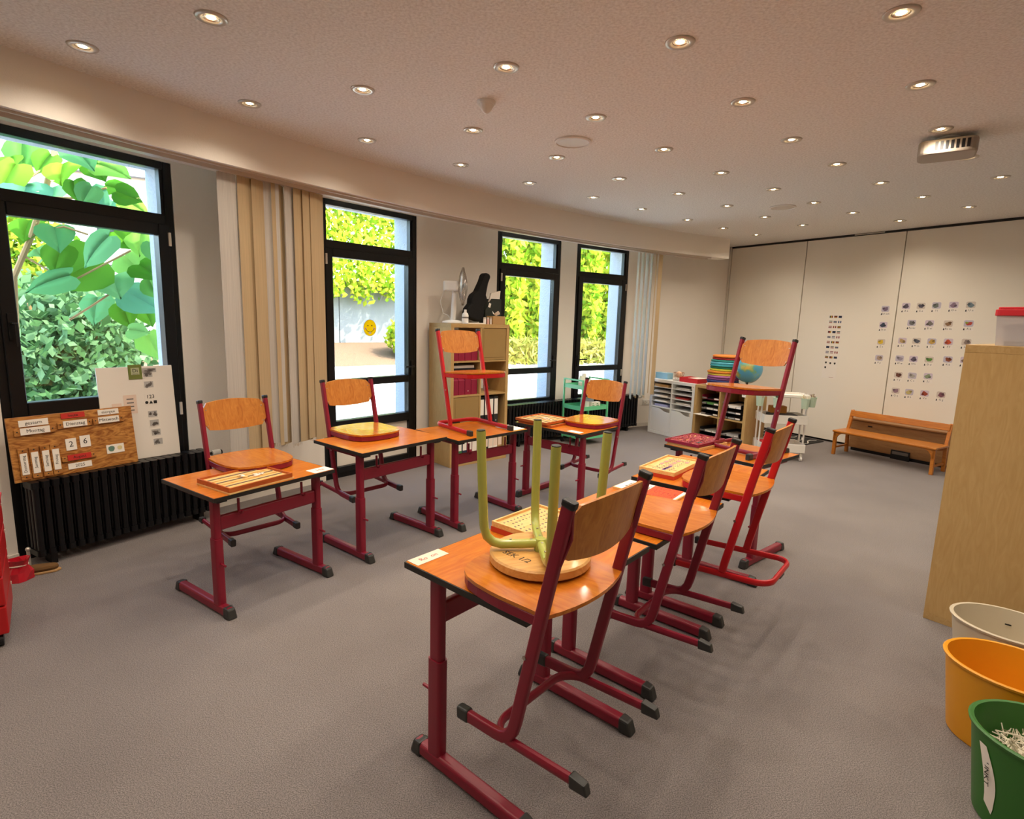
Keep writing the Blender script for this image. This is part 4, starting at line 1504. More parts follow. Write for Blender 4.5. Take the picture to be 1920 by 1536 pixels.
# ------------------------------------------------------------------ low cube cabinets near the partition
ROWA = R(-57)
ca, sa = math.cos(ROWA), math.sin(ROWA)
WC, WW, WH = kallax('cube_cabinet', 'low white cube cabinet with sorting trays above and two wavy doors below', 'cabinet', 2, 2, 1.938, 7.797, ROWA, mat('unit_white', 'e4e4e2', .4), 'unit_white')
for c in range(2):
    x0, z0 = cell0(c, 0)
    # door with a wavy cut-out at the top edge
    pts = [(x0 + .003, z0 + .003), (x0 + CELL - .003, z0 + .003)]
    top = []
    for i in range(17):
        f = i / 16
        dip = .048 / (1 + math.exp(-(f - .55) * 14))
        top.append((x0 + .003 + (CELL - .006) * f, z0 + CELL - .006 - dip))
    pts += list(reversed(top))
    mb = MB()
    n_ = len(pts)
    mb.add([(a, .004, b) for a, b in pts] + [(a, .022, b) for a, b in pts], [tuple(range(n_)), tuple(range(2 * n_ - 1, n_ - 1, -1))] + [(i, n_ + i, n_ + (i + 1) % n_, (i + 1) % n_) for i in range(n_)])
    obj('door', mb, 'unit_white', WC)
    x0, z0 = cell0(c, 1)
    for k in range(1, 5):
        zz = z0 + k * CELL / 5
        obj('tray_shelf', MB().box2((x0, .006, zz - .004), (x0 + CELL, .36, zz + .004)), 'unit_white', WC)
    obj('back_panel', MB().box2((x0, .37, z0), (x0 + CELL, .378, z0 + CELL)), 'unit_white', WC)
    items = [[(0, 'lavender'), (0, 'lavender'), (1, 'paper'), (2, 'paper'), (3, 'grey_paper'), (4, 'cardboard')], [(1, 'paper'), (2, 'redpaper'), (3, 'grey_paper'), (4, 'paper')]][c]
    mat('lavender', 'a9a9c9', .7); mat('redpaper', 'c03a34', .7); mat('grey_paper', 'b4b0aa', .8)
    seen = {}
    for k, m in items:
        zz = z0 + k * CELL / 5 + .0045 + seen.get(k, 0) + (0 if k else -.004)
        hh = random.uniform(.012, .022) if m != 'cardboard' else .034
        seen[k] = seen.get(k, 0) + hh
        wv = random.uniform(.21, .29)
        p = in_frame(WC, (x0 + .025 + wv / 2 + random.uniform(0, .03), .17, zz))
        cn = {'lavender': 'lavender', 'paper': 'white', 'redpaper': 'red', 'grey_paper': 'grey', 'cardboard': 'tan'}[m]
        tag(obj('paper_stack', MB().box2((-wv / 2, -.155 if c == 0 else -.12, 0), (wv / 2, .14, hh)), m, loc=p, rz=ROWA + R(random.uniform(-3, 3))), '%s stack of paper in a sorting tray of the white cabinet, %s column' % (cn, ('window-side', 'birch-side')[c]), 'paper', 'papers in the white sorting trays')
BX = 1.938 + ca * (WW + .004)
BY = 7.797 + sa * (WW + .004)
BC, BW, BH = kallax('cube_cabinet', 'low birch cube cabinet full of black letter trays, globe on top', 'cabinet', 2, 2, BX, BY, ROWA, 'birch', 'birch_h')
for c in range(2):
    for r in range(2):
        x0, z0 = cell0(c, r)
        obj('back_panel', MB().box2((x0, .378, z0), (x0 + CELL, .386, z0 + CELL)), 'birch', BC)
        nt = {(0, 1): 4, (1, 1): 3, (0, 0): 3, (1, 0): 3}[(c, r)]
        for k in range(nt):
            p = in_frame(BC, (x0 + .04 + (.03 if c == 0 else .0) + .12, .025, z0 + k * .066))
            m = 'black_plastic' if (c, r, k) != (0, 1, 3) else 'file_crimson'
            t = thing('letter_tray', ('black letter tray stacked in the upper cell beside the white cabinet', 'dark red letter tray on top of black trays in the birch cabinet')[m != 'black_plastic'] if (c, r) == (0, 1) else
                      {(1, 1): 'black letter tray stacked in the upper outer cell of the birch cabinet', (0, 0): 'black letter tray stacked in the lower inner cell of the birch cabinet', (1, 0): 'black letter tray stacked in the lower outer cell of the birch cabinet'}[(c, r)],
                      'tray', p, ROWA, 'letter trays in the birch cabinet %d%d' % (c, r) if False else 'letter trays in the birch cabinet')
            obj('tray', MB().box2((-.125, 0, .004), (.125, .33, .008)).box2((-.125, 0, .004), (-.121, .33, .058)).box2((.121, 0, .004), (.125, .33, .058)).box2((-.125, .326, .004), (.125, .33, .058)).box2((-.125, 0, .004), (-.05, .003, .03)).box2((.05, 0, .004), (.125, .003, .03)), m, t)
            for sx in (-1, 1):
                obj('label_holder', MB().box2((sx * .09 - .032, -.002, .010), (sx * .09 + .032, -.0003, .028)), 'paper' if sx > 0 else 'ink_grey', t)
            hh = random.uniform(.008, .03)
            pm_ = random.choice(['paper', 'grey_paper', 'black_plastic', 'paper']) if not (c == 0 and r == 1 and k == 2) else 'green_paper'
            mat('green_paper', '5d8f4a', .7)
            obj('sheets', MB().box2((-.11, .006, .0085), (.11, .30, .0085 + hh)), pm_, t)
p = in_frame(BC, (cell0(0, 1)[0] + .03, .02, cell0(0, 1)[1] + .0005))
tag(obj('loose_sheet', MB().box2((-.02, -.09, .002), (.20, .13, .004)), 'paper', loc=p, rz=ROWA), 'white sheet sticking out below the letter trays in the birch cabinet', 'paper')
for s_ in (.006, WW + .004 + BW - .05):
    p = in_frame(WC if s_ < .1 else BC, ((WW - .03) if s_ < .1 else BW - .055, -.0015, WH - .075))
    t_ = thing('cabinet_tag', ('small white tag with a black print where white and birch cabinet meet', 'small white tag hanging at the outer post of the birch cabinet')[s_ > .1], 'tag', p, ROWA)
    obj('card', MB().box2((-.02, -.001, 0), (.03, .0005, .06)), 'paper', t_)
    text('lettering', '1a' if s_ < .1 else 'abc', .022, 'ink', t_, Matrix.Translation((.005, -.0012, .03)) @ Matrix.Rotation(R(90), 4, 'X'))

# things on the low cabinets
zt = WH
p = in_frame(WC, (.10, .15, zt))
t = thing('tissue_box', 'light blue tissue box on the window end of the white cabinet', 'box', p, ROWA)
obj('carton', MB().box2((-.11, -.055, 0), (.11, .055, .085)), mat('light_blue', '86b4c8', .6), t, bevel=.002, seg=1)
obj('opening', MB().lathe([(.05, .0857), (1e-5, .0857)], 20, sy=.45), 'paper', t)
p = in_frame(WC, (.30, .22, zt))
t = thing('wire_basket', 'small copper wire bowl holding odds and ends on the white cabinet', 'basket', p)
mb = MB()
for z_, r_ in ((.004, .045), (.05, .06), (.10, .07)):
    mb.tube([(r_ * math.cos(a), r_ * math.sin(a), z_) for a in [2 * PI * i / 24 for i in range(24)]], .003, n=5, closed=True)
for i in range(12):
    a = 2 * PI * i / 12
    mb.tube([(.045 * math.cos(a), .045 * math.sin(a), .004), (.07 * math.cos(a), .07 * math.sin(a), .10)], .002, n=4)
obj('wires', mb, mat('copper', 'b87a52', .35, metal=.8), t)
obj('contents', MB().sphere((0, .0, .075), .045, 12, 8), mat('cream_ball', 'd9b89a', .7), t, smooth=True)
p = in_frame(WC, (.44, .16, zt))
tag(obj('grey_book', MB().box2((-.12, -.08, 0), (.05, .08, .018)), 'grey_paper', loc=p, rz=ROWA + R(8)), 'thin grey book lying between copper bowl and red box', 'book')
p = in_frame(WC, (.60, .17, zt))
t = thing('paper_box', 'open red box with a white sheet on top, on the white cabinet', 'box', p, ROWA)
mat('bright_red', 'c8202c', .5)
obj('tray', MB().box2((-.15, -.11, 0), (.15, .11, .004)).box2((-.15, -.11, 0), (.15, -.106, .062)).box2((-.15, .106, 0), (.15, .11, .062)).box2((-.15, -.11, 0), (-.146, .11, .062)).box2((.146, -.11, 0), (.15, .11, .062)), 'bright_red', t)
obj('filling', MB().box2((-.145, -.105, .0045), (.0, .105, .045)), 'bright_red', t)
obj('sheet', MB().box2((-.02, -.10, .0455), (.14, .10, .062)), 'paper', t)
# round floor cushions, stacked
cols = [('yellow', 'd8b83a'), ('blue', '4f74b8'), ('dark blue', '39407a'), ('purple', '8a4a86'), ('violet', 'b06aa0'), ('lemon', 'e2cc48'), ('orange', 'd8842c'), ('lime', 'c8c83c'), ('green', '2f8f6a'), ('turquoise', '3fa0ac'), ('sky blue', '5fb4c8'), ('teal', '2d8a80'), ('red', 'b0242c'), ('tangerine', 'e07a28')]
pc = in_frame(BC, (.26, .20, BH))
zz = BH
for i, (cn, cx_) in enumerate(cols):
    r_ = .195 if i < 7 else .185
    th_ = .0275
    off = Vector((random.uniform(-.008, .008), random.uniform(-.008, .008), 0)) + (Vector((.018, .0, 0)) if i >= 7 else Vector((0, 0, 0))) + (Vector((.02, 0, 0)) if i >= 12 else Vector())
    pr = [(1e-5, .0), (r_ - .012, 0), (r_ - .002, .006), (r_, th_ / 2), (r_ - .002, th_ - .006), (r_ - .012, th_), (1e-5, th_)]
    tag(obj('floor_cushion', MB().lathe(pr, 36), mat('cushion_' + cn.replace(' ', '_'), cx_, .7), loc=(pc.x + off.x, pc.y + off.y, zz), smooth=True), '%s round flat cushion in the rainbow stack on the birch cabinet' % cn, 'cushion', 'rainbow stack of round cushions')
    zz += th_ + .0004
# globe
p = in_frame(BC, (.60, .20, BH))
t = thing('globe', 'blue school globe on a dark stand on the birch cabinet', 'globe', p)
m, n, l, b = nmat('globe_map')
tc = n.new('ShaderNodeTexCoord'); t1 = n.new('ShaderNodeTexNoise'); t1.inputs['Scale'].default_value = 7; t1.inputs['Detail'].default_value = 5
l.new(tc.outputs['Object'], t1.inputs['Vector'])
r1 = n.new('ShaderNodeValToRGB'); r1.color_ramp.interpolation = 'LINEAR'
r1.color_ramp.elements[0].position = .50; r1.color_ramp.elements[0].color = (*hexc('4f93ae'), 1)
r1.color_ramp.elements[1].position = .66; r1.color_ramp.elements[1].color = (*hexc('c2a04a'), 1)
e = r1.color_ramp.elements.new(.56); e.color = (*hexc('6f9a6a'), 1)
l.new(t1.outputs[0], r1.inputs[0]); l.new(r1.outputs[0], b.inputs['Base Color']); b.inputs['Roughness'].default_value = .3
obj('ball', MB().sphere((0, 0, .245), .163, 32, 20), 'globe_map', t, smooth=True)
obj('stand', MB().lathe([(1e-5, 0), (.075, 0), (.078, .006), (.03, .016), (.014, .03), (.012, .084), (1e-5, .085)], 24), 'black_plastic', t, smooth=True)
obj('meridian', MB().tube([(.172 * math.cos(a), 0, .245 + .172 * math.sin(a)) for a in [R(-100 + i * 10) for i in range(21)]], .005, .002, 6), 'trim_metal', t, smooth=True)

# ------------------------------------------------------------------ green trolley
F_ = Vector((.850, 6.700, 0))
yg = R(36)
t = thing('serving_trolley', 'mint green metal trolley with three trays in front of the long radiator', 'trolley', F_, yg)
gx, gy = .43, .34
for x_ in (0, gx):
    for y_ in (0, gy):
        pst = obj('post', MB().box((x_, y_, .43), (.018, .018, .74)), 'green_metal', t)
        wh = MB().lathe([(.028, -.011), (.028, .011)], 16, close=True).xf(Matrix.Translation((x_, y_, .029)) @ Matrix.Rotation(R(90), 4, 'Y'))
        obj('caster_wheel', wh, 'black_plastic', pst)
        obj('caster_fork', MB().box((x_, y_, .055), (.03, .02, .02)), 'black_plastic', pst)
for z_ in (.08, .44, .70):
    obj('tray', MB().box2((.009, .009, z_), (gx - .009, gy - .009, z_ + .004)).box2((-.002, -.002, z_), (gx + .002, .004, z_ + .05)).box2((-.002, gy - .004, z_), (gx + .002, gy + .002, z_ + .05)).box2((-.002, .004, z_), (.004, gy - .004, z_ + .05)).box2((gx - .004, .004, z_), (gx + .002, gy - .004, z_ + .05)), 'green_metal', t)
obj('handle_bar', MB().box2((-.009, -.009, .80), (.009, gy + .009, .818)).box2((gx - .009, -.009, .80), (gx + .009, gy + .009, .818)), 'green_metal', t)
for i, (x_, y_, hh) in enumerate(((.20, .25, .14), (.27, .28, .17), (.34, .24, .10))):
    p = in_frame(t, (x_, y_, .7042))
    tt = thing('paper_cup_stack', ('tall stack of white paper cups on the green trolley', 'tallest stack of white paper cups on the green trolley', 'short stack of white paper cups on the green trolley')[i], 'cups', p)
    nn = int((hh - .09) / .012)
    for k in range(nn + 1):
        obj('cup', MB().lathe([(1e-5, .089), (.026, .09), (.036, .004), (.039, 0), (.0345, .006)], 18), 'paper', tt, loc=(0, 0, k * .012), smooth=True)
p = in_frame(t, (.16, .10, .4442))
tt = thing('coffee_mug', 'white mug standing on the middle tray of the green trolley', 'mug', p, R(200))
obj('cup', MB().lathe([(1e-5, .003), (.038, 0), (.04, .004), (.04, .095), (.037, .095), (.037, .006), (1e-5, .006)], 24), 'white_plastic', tt, smooth=True)
obj('handle', MB().tube([(.039, 0, .078), (.062, 0, .076), (.072, 0, .05), (.06, 0, .024), (.039, 0, .02)], .005, n=8), 'white_plastic', tt, smooth=True)
for i in range(2):
    p = in_frame(t, (.245 + i * .075, .08, .4442))
    tt = thing('tea_carton', 'white carton with green print on the middle tray of the green trolley', 'carton', p, yg, 'tea cartons on the trolley')
    obj('carton', MB().box2((-.035, -.03, 0), (.035, .03, .085)), 'paper', tt)
    for k in range(3):
        obj('print', MB().box2((-.026, -.0308, .016 + k * .022), (.026 - k * .012, -.0302, .027 + k * .022)), mat('print_green', '6f9a6a', .6), tt)
p = in_frame(t, (.27, .20, .4442))
tag(obj('napkin_pack', MB().prism(rrect(-.08, -.05, .08, .05, .02), 0, .12), mat('pack_blue', 'aeb8cc', .4), loc=p, rz=yg, bevel=.02), 'pale blue napkin pack behind the cartons on the green trolley', 'napkins')

# ------------------------------------------------------------------ white trolley with mint pots
PA, PB = at(1413, 838, .14), at(1494, 842, .14)
PA.z = PB.z = 0
PA = PA + Vector((.07, -.05, 0)); PB = PB + Vector((.07, -.05, 0))
d_ = (PB - PA)
yw = math.atan2(d_.y, d_.x)
tl_ = d_.length
t = thing('craft_trolley', 'white metal trolley hung with mint pots beside the birch cabinet', 'trolley', PA, yw)
ww, wd = min(.50, tl_), .32
for x_ in (.05, ww - .05):
    for y_ in (.02, wd - .02):
        pass
mat('trolley_white', 'e3dfd6', .4)
for z_ in (.10, .43):
    obj('tray', MB().box2((0, 0, z_), (ww, wd, z_ + .005)).box2((0, 0, z_), (ww, .005, z_ + .10)).box2((0, wd - .005, z_), (ww, wd, z_ + .10)).box2((0, .005, z_), (.005, wd - .005, z_ + .10)).box2((ww - .005, .005, z_), (ww, wd - .005, z_ + .10)), 'trolley_white', t, bevel=.003, seg=1)
obj('top_tray', MB().box2((0, 0, .735), (ww, wd, .742)).box2((0, 0, .735), (ww, .006, .765)).box2((0, wd - .006, .735), (ww, wd, .765)).box2((0, .006, .735), (.006, wd - .006, .765)).box2((ww - .006, .006, .735), (ww, wd - .006, .765)), 'trolley_white', t)
for x_ in (-.006, ww + .006):
    for y_ in (.10, wd - .10):
        pst = obj('post', MB().tube([(x_, y_, .07), (x_, y_, .77)], .010, n=10), 'trolley_white', t, smooth=True)
for x_ in (.03, ww - .03):
    for y_ in (.03, wd - .03):
        cs = obj('caster', MB().box((x_, y_, .078), (.03, .018, .044)), 'trolley_white', t)
        obj('wheel', MB().lathe([(.028, -.010), (.028, .010)], 16, close=True).xf(Matrix.Translation((x_, y_, .0285)) @ Matrix.Rotation(R(90), 4, 'Y')), 'white_plastic', cs)
pots = [((-.055, .04), 'colourful crayons'), ((.10, -.058), 'scissors'), ((ww - .08, -.058), 'white pencils'), ((ww + .058, .10), 'brushes')]
for i, ((x_, y_), what) in enumerate(pots):
    p = in_frame(t, (x_, y_, .625))
    pt = thing('hanging_pot', 'mint plastic pot with %s hooked on the white trolley' % what, 'pot', p, yw)
    obj('pot', MB().lathe([(1e-5, 0), (.036, 0), (.048, .11), (.052, .115), (.048, .117), (.036, .006), (1e-5, .006)], 8), 'mint', pt)
    tohook = Vector((-x_ + .02 if x_ < 0 else (ww - x_ - .02 if x_ > ww else 0), -y_ + .02 if y_ < 0 else 0, 0)).normalized() * .05
    obj('hook', MB().tube([tohook * .95 + Vector((0, 0, .10)), tohook * 1.05 + Vector((0, 0, .155)), tohook * 1.3 + Vector((0, 0, .15))], .004, n=6), 'trolley_white', pt)
    for k in range(14):
        a = random.uniform(0, 6.28); r_ = random.uniform(.005, .03)
        c0 = {0: ['c8642c', 'd8a83c', '8a9a3c', 'b83a2c'], 1: ['4a5a4a', '7a8a7a'], 2: ['e6dcc6', 'd8c8a0'], 3: ['6a4a3a', 'e0d0b0', '8a6a4a']}[i]
        cc = random.choice(c0)
        obj({0: 'crayon', 1: 'scissors_blade', 2: 'pencil', 3: 'brush'}[i], MB().tube([(r_ * math.cos(a) * .6, r_ * math.sin(a) * .6, .01), (r_ * math.cos(a) * 1.5, r_ * math.sin(a) * 1.5, random.uniform(.12, .155))], .0055, n=6), mat('stick_' + cc, cc, .5), pt)
p = in_frame(t, (ww * .5, wd * .5, .4352))
tag(obj('felt_heap', (lambda mb: mb)(MB().prism(rrect(-.15, -.10, .15, .10, .03), 0, .09)), mat('dark_heap', '3a3430', .8, bump=(60, 1.0)), loc=p, rz=yw), 'heap of dark felt pieces in the middle tray of the white trolley', 'felt pieces')
p = in_frame(t, (ww * .45, wd * .75, .5272))
tag(obj('craft_box', MB().box2((-.09, -.05, 0), (.09, .05, .08)), mat('orange_box', 'c8873a', .6), loc=p, rz=yw, bevel=.003), 'orange wooden box standing in the white trolley under the pots', 'box')
p = in_frame(t, (ww * .25, wd * .4, .1052))
tag(obj('storage_box', MB().box2((-.10, -.09, 0), (.10, .12, .09)), 'bright_red', loc=p, rz=yw), 'red box in the lowest tray of the white trolley', 'box')
p = in_frame(t, (ww * .5, wd * .5, .7425))
tag(obj('paper_sheet', MB().box2((-.15, -.10, 0), (.15, .10, .004)), 'paper', loc=p, rz=yw + R(6)), 'white paper lying on top of the white trolley', 'paper')

# ------------------------------------------------------------------ partition: cards, flag poster, bench, rug
def part_pt(s, z, out=0.0):
    q = PART_P + PART_D * s - PART_N * out
    return Vector((q.x, q.y, z))


# orientation for flat things on the partition: local x to the right (along PART_D), y up, z into the room
PM = Matrix(((PART_D.x, 0, -PART_N.x), (PART_D.y, 0, -PART_N.y), (0, 1, 0))).to_euler()


def blob(n, rx, ry, cx_=0, cy_=0, wob=.15, z=.0012, ph=0):
    pts = [(cx_ + rx * (1 + wob * math.sin(3 * a + ph)) * math.cos(a), cy_ + ry * (1 + wob * math.cos(2 * a + ph)) * math.sin(a)) for a in [2 * PI * i / n for i in range(n)]]
    return MB().prism(pts, .0006, z)


CARDS = [
    (2.589, 1.80, 'A', 'a', '5a5260', 'dark grey'), (2.745, 1.80, 'E', 'e', '57525e', 'grey brown'), (2.90, 1.805, 'I', 'i', '6a726c', 'grey green'), (3.065, 1.81, 'O', 'o', '8a7284', 'mauve'), (3.223, 1.81, 'U', 'u', '6f8088', 'blue grey'),
    (2.672, 1.60, 'Au', 'au', '6a6a6a', 'grey'), (2.855, 1.60, 'Ei', 'ei', '77716a', 'warm grey'), (3.04, 1.60, 'Eu', 'eu', '8a6a4c', 'brown'), (3.23, 1.605, 'Ä', 'ä', 'b0483c', 'red and green'),
    (2.60, 1.385, 'L', 'l', 'b89a6a', 'sand'), (2.75, 1.39, 'M', 'm', '5a5c66', 'slate'), (2.905, 1.39, 'S', 's', 'c09a4a', 'amber'), (3.067, 1.395, 'F', 'f', 'c0502e', 'orange red'), (3.235, 1.40, 'N', 'n', '8a7a72', 'taupe'),
    (2.597, 1.17, 'W', 'w', '9a909c', 'lilac grey'), (2.745, 1.175, 'H', 'h', '5c5266', 'violet brown'), (2.905, 1.18, 'D', 'd', '5c8a3c', 'green'), (3.088, 1.195, 'K', 'k', '8a4a2c', 'chestnut'), (3.25, 1.20, 'T', 't', 'a0887a', 'beige brown'),
    (2.608, .97, 'Y', 'y', '6a3f33', 'dark brown'), (2.757, .975, 'C', 'c', 'a8a29a', 'pale grey'), (2.92, .985, 'J', 'j', '8a9a7a', 'sage'),
    (2.603, .775, 'Q', 'q', '8f7482', 'plum'), (2.75, .775, 'B', 'b', 'c0b070', 'straw'), (2.91, .78, 'V', 'v', '94402c', 'rust'), (3.074, .785, 'G', 'g', '80545e', 'rose brown'),
    (2.366, 1.765, 'Sch', 'sch', '7a6a80', 'purple grey'), (2.367, 1.57, 'St', 'st', '3a4456', 'navy'), (2.368, 1.36, 'Z', 'z', 'd0b030', 'yellow'), (2.368, 1.16, 'P', 'p', 'a8927e', 'fawn')]
for i, (s_, z_, U_, l_, cc, cn) in enumerate(CARDS):
    t = thing('letter_card', 'small laminated letter card %s %s with a %s picture on the partition' % (U_, l_, cn), 'card', part_pt(s_, z_ + .0, .001), 0, 'letter cards on the partition')
    t.rotation_euler = PM
    obj('card', MB().prism(rrect(-.05, -.07, .05, .055, .008, 2), 0, .0006), 'paper', t)
    pc_ = obj('picture', MB().prism(rrect(-.044, -.022, .044, .05, .014, 3), .0006, .0010), mat('pic_bg_%d' % (i % 3), ('cbbcc8', 'cfc2b4', 'bfb8c4')[i % 3], .8), t)
    ph = random.uniform(0, 6)
    obj('motif', blob(12, .030, .024, random.uniform(-.006, .006), .012, .25, .0016, ph), mat('pic_' + cc, cc, .8), pc_)
    c2 = {'Ä': '8a9a3c'}.get(U_, None)
    obj('motif', blob(9, .015, .013, .018 if i % 2 else -.018, .022 if i % 3 else .004, .3, .0021, ph + 1), mat('pic2_' + (c2 or cc), c2 or tuple(x * .5 for x in hexc(cc)), .8), pc_)
    text('lettering', '%s %s' % (U_, l_), .030, 'ink', t, Matrix.Translation((.008, -.045, .0007)), .0003)
    obj('bell_icon', MB().prism([(-.044, -.06), (-.030, -.06), (-.032, -.045), (-.037, -.036), (-.042, -.045)], .0006, .0010), 'ink', t)
# flag poster
t = thing('flag_poster', 'narrow white poster printed with rows of small flags on the partition', 'poster', part_pt(1.78, 1.29, .001))
t.rotation_euler = PM
obj('sheet', MB().box2((-.095, -.43, 0), (.095, .43, .0008)), 'paper', t)
fl = {}
FC = [('3c3a30', 'b89a3a', '7a2c28'), ('4a3020', '8a2c20', 'b8943a'), ('1c2440', '1c2440', '1c2440'), ('2c5038', 'd8d0c4', '8a3028'), ('a8a098', '2c3c68', 'a8a098'), ('3a4a70', 'd8d0c4', '3a4a70'), ('88404a', 'd8d0c4', '88404a'), ('8a3028', 'd8d0c4', '8a3028')]
for r_ in range(9):
    for c_ in range(3):
        k = (r_ * 3 + c_) % 8
        cols_ = FC[k]
        x_, y_ = -.058 + c_ * .058, .385 - r_ * .067
        vert_ = (r_ + c_) % 3 == 0
        fg = obj('flag', MB().box2((x_ - .021, y_ - .014, .0008), (x_ + .021, y_ + .014, .0011)), mat('flag_' + cols_[1], cols_[1], .8), t)
        for q, e_ in ((0, -1), (2, 1)):
            if vert_:
                a_, b_ = (x_ + e_ * .014 - .007, y_ - .014, .0011), (x_ + e_ * .014 + .007, y_ + .014, .0014)
            else:
                a_, b_ = (x_ - .021, y_ - e_ * .0095 - .0045, .0011), (x_ + .021, y_ - e_ * .0095 + .0045, .0014)
            obj('stripe', MB().box2(a_, b_), mat('flag_' + cols_[q], cols_[q], .8), fg)
for x_, y_ in ((-.058, -.225), (0, -.23), (.058, -.23), (-.06, -.29)):
    obj('symbol', blob(8, .012, .018, x_, y_, .3, .0011), 'ink', t)
obj('imprint', MB().box2((-.0, -.42, .0008), (.06, -.416, .001)), 'ink_red', t)

# bench for small children
bl0 = Vector((3.938, 6.70, 0))
yb = R(-57.5)
t = thing('child_bench', 'low honey coloured wooden bench with backrest before the partition', 'bench', bl0, yb)
bw, bd = 1.07, .33
obj('seat', MB().box2((-.01, -.015, .278), (bw + .01, bd - .02, .300)), 'bench_wood', t, bevel=.006)
ap = MB()
pts = [(.0, .30 - .022), (bw, .278), (bw, .20), (bw - .035, .19)]
arcp = arc(bw - .12, .185, .085, 0, PI / 2, 6)
front = [(0, .278), (bw, .278), (bw, .17)] + [(x_, z_) for x_, z_ in arcp] + [(x_, z_) for x_, z_ in arc(.12, .185, .085, PI / 2, PI, 6)] + [(0, .17)]
n_ = len(front)
obj('apron', MB().add([(x_, .0, z_) for x_, z_ in front] + [(x_, .022, z_) for x_, z_ in front], [tuple(range(n_)), tuple(range(2 * n_ - 1, n_ - 1, -1))] + [(i, n_ + i, n_ + (i + 1) % n_, (i + 1) % n_) for i in range(n_)]), 'bench_wood', t)
for x_ in (0, bw - .035):
    obj('leg', MB().box2((x_, 0, 0), (x_ + .035, .035, .278)), 'bench_wood', t, bevel=.004)
    obj('rear_post', MB().add([(x_ + a, bd - .05 + b + s_ * .07, z_) for z_, s_ in ((0, .3), (.28, 0), (.53, 1)) for a, b in ((0, 0), (.035, 0), (.035, .035), (0, .035))],
                              [(3, 2, 1, 0), (8, 9, 10, 11)] + [(k * 4 + i, k * 4 + (i + 1) % 4, k * 4 + 4 + (i + 1) % 4, k * 4 + 4 + i) for k in range(2) for i in range(4)]), 'bench_wood', t, bevel=.004)
    obj('side_rail', MB().box2((x_ + .008, .035, .08), (x_ + .027, bd - .03, .10)), 'bench_wood', t)
obj('back_rail', MB().box((bw / 2, bd + .008, .488), (bw - .03, .02, .075), rot=Matrix.Rotation(R(-14), 3, 'X')), 'bench_wood', t, bevel=.004)
obj('rear_apron', MB().box2((.03, bd - .05, .23), (bw - .03, bd - .03, .278)), 'bench_wood', t)
# darker bench board behind it, leaning at the wall
bp = bl0 + PART_N * .47 - PART_D * .03
t = thing('storage_bench', 'dull brown wooden chest bench directly behind the honey coloured bench', 'chest', bp, R(-57.0))
obj('body', MB().box2((0, 0, .04), (1.12, .17, .39)), 'dark_bench_wood', t, bevel=.003)
obj('lid', MB().box2((-.01, -.01, .39), (1.13, .18, .41)), 'dark_bench_wood', t, bevel=.003)
obj('base', MB().box2((.02, .02, 0), (1.10, .15, .04)), 'black_plastic', t)
obj('grip', MB().box2((.20, -.004, .33), (.25, .0, .345)), 'black_plastic', t)
p = in_frame(t, (.60, -.03, .10))
tt = thing('name_plate', 'dark plate with a pale print standing under the child bench', 'plate', (p.x, p.y, .0), R(-57))
obj('plate', MB().box2((-.10, 0, 0), (.10, .012, .11)), 'black_plastic', tt)
obj('print', MB().box2((-.085, -.0012, .06), (.085, -.0002, .095)), 'ink_grey', tt)
# rug
rp = [at(1483, 836), at(1548, 826.5), at(1488, 816.5), at(1440, 826)]
c0 = sum(rp, Vector()) / 4
t = thing('floor_mat', 'black mat with white scribble lines on the carpet by the partition', 'mat', (c0.x, c0.y, 0))
ang_ = R(-57)
wx, wy = .95, .74
q0 = in_frame
t.rotation_euler = (0, 0, ang_)
t.location = PART_P + PART_D * 1.38 - PART_N * .42
obj('pile', MB().prism(rrect(-wx / 2, -wy / 2, wx / 2, wy / 2, .03), 0.0005, .009), mat('mat_black', '191512', .95, bump=(200, .4)), t)
for k in range(6):
    x_ = -.40 + k * .16
    pth = [(x_ + .05 * math.sin(j * 1.1 + k * 2), -.30 + j * .075, .0105) for j in range(9)]
    obj('line', MB().tube(pth, .006, .0015, 6, side=(1, 0, 0)), 'paper', t)

# ------------------------------------------------------------------ things lying on the desks
def flat_box(name, p4, z0, h, m, bevel=None):
    """prism over four world points"""
    c = sum((Vector((p.x, p.y, 0)) for p in p4), Vector()) / 4
    return c


def tray_on(k, u, v, w, d, rot, label, frame_m, base_m, marks, h=.028, board=None, name='wooden_tray', z=.0005, group=None):
    p = desk_pt(k, u, v, z)
    t = thing(name, label, 'tray', p, DESK[k][3] + R(rot), group)
    z0 = 0
    if board:
        obj('base_board', MB().box2((-w / 2 - .006, -d / 2 - .006, 0), (w / 2 + .012, d / 2 + .006, .008)), board, t)
        z0 = .0082
    obj('floor_board', MB().box2((-w / 2, -d / 2, z0), (w / 2, d / 2, z0 + h * .55)), base_m, t)
    fr = obj('rim', MB().box2((-w / 2 - .004, -d / 2 - .004, z0), (w / 2 + .004, -d / 2 + .004, z0 + h)).box2((-w / 2 - .004, d / 2 - .004, z0), (w / 2 + .004, d / 2 + .004, z0 + h))
             .box2((-w / 2 - .004, -d / 2 + .004, z0), (-w / 2 + .004, d / 2 - .004, z0 + h)).box2((w / 2 - .004, -d / 2 + .004, z0), (w / 2 + .004, d / 2 - .004, z0 + h)), frame_m, t)
    marks(t, w, d, z0 + h * .55 + .0004)
    return t


def ruled(t, w, d, z):
    for k in range(6):
        y = -d / 2 + .025 + k * (d - .04) / 6
        obj('slat', MB().box2((-w / 2 + .012, y, z), (w / 2 - .012, y + .004, z + .004)), 'ink_grey' if k % 2 else 'box_wood', t)
    for k in range(9):
        obj('letter_tile', MB().box((random.uniform(-.02, .09), random.uniform(-.02, .05), z + .004), (.022, .018, .004), rz=random.uniform(0, 3)), ['paper', 'paper_pink', 'box_wood'][k % 3], t)


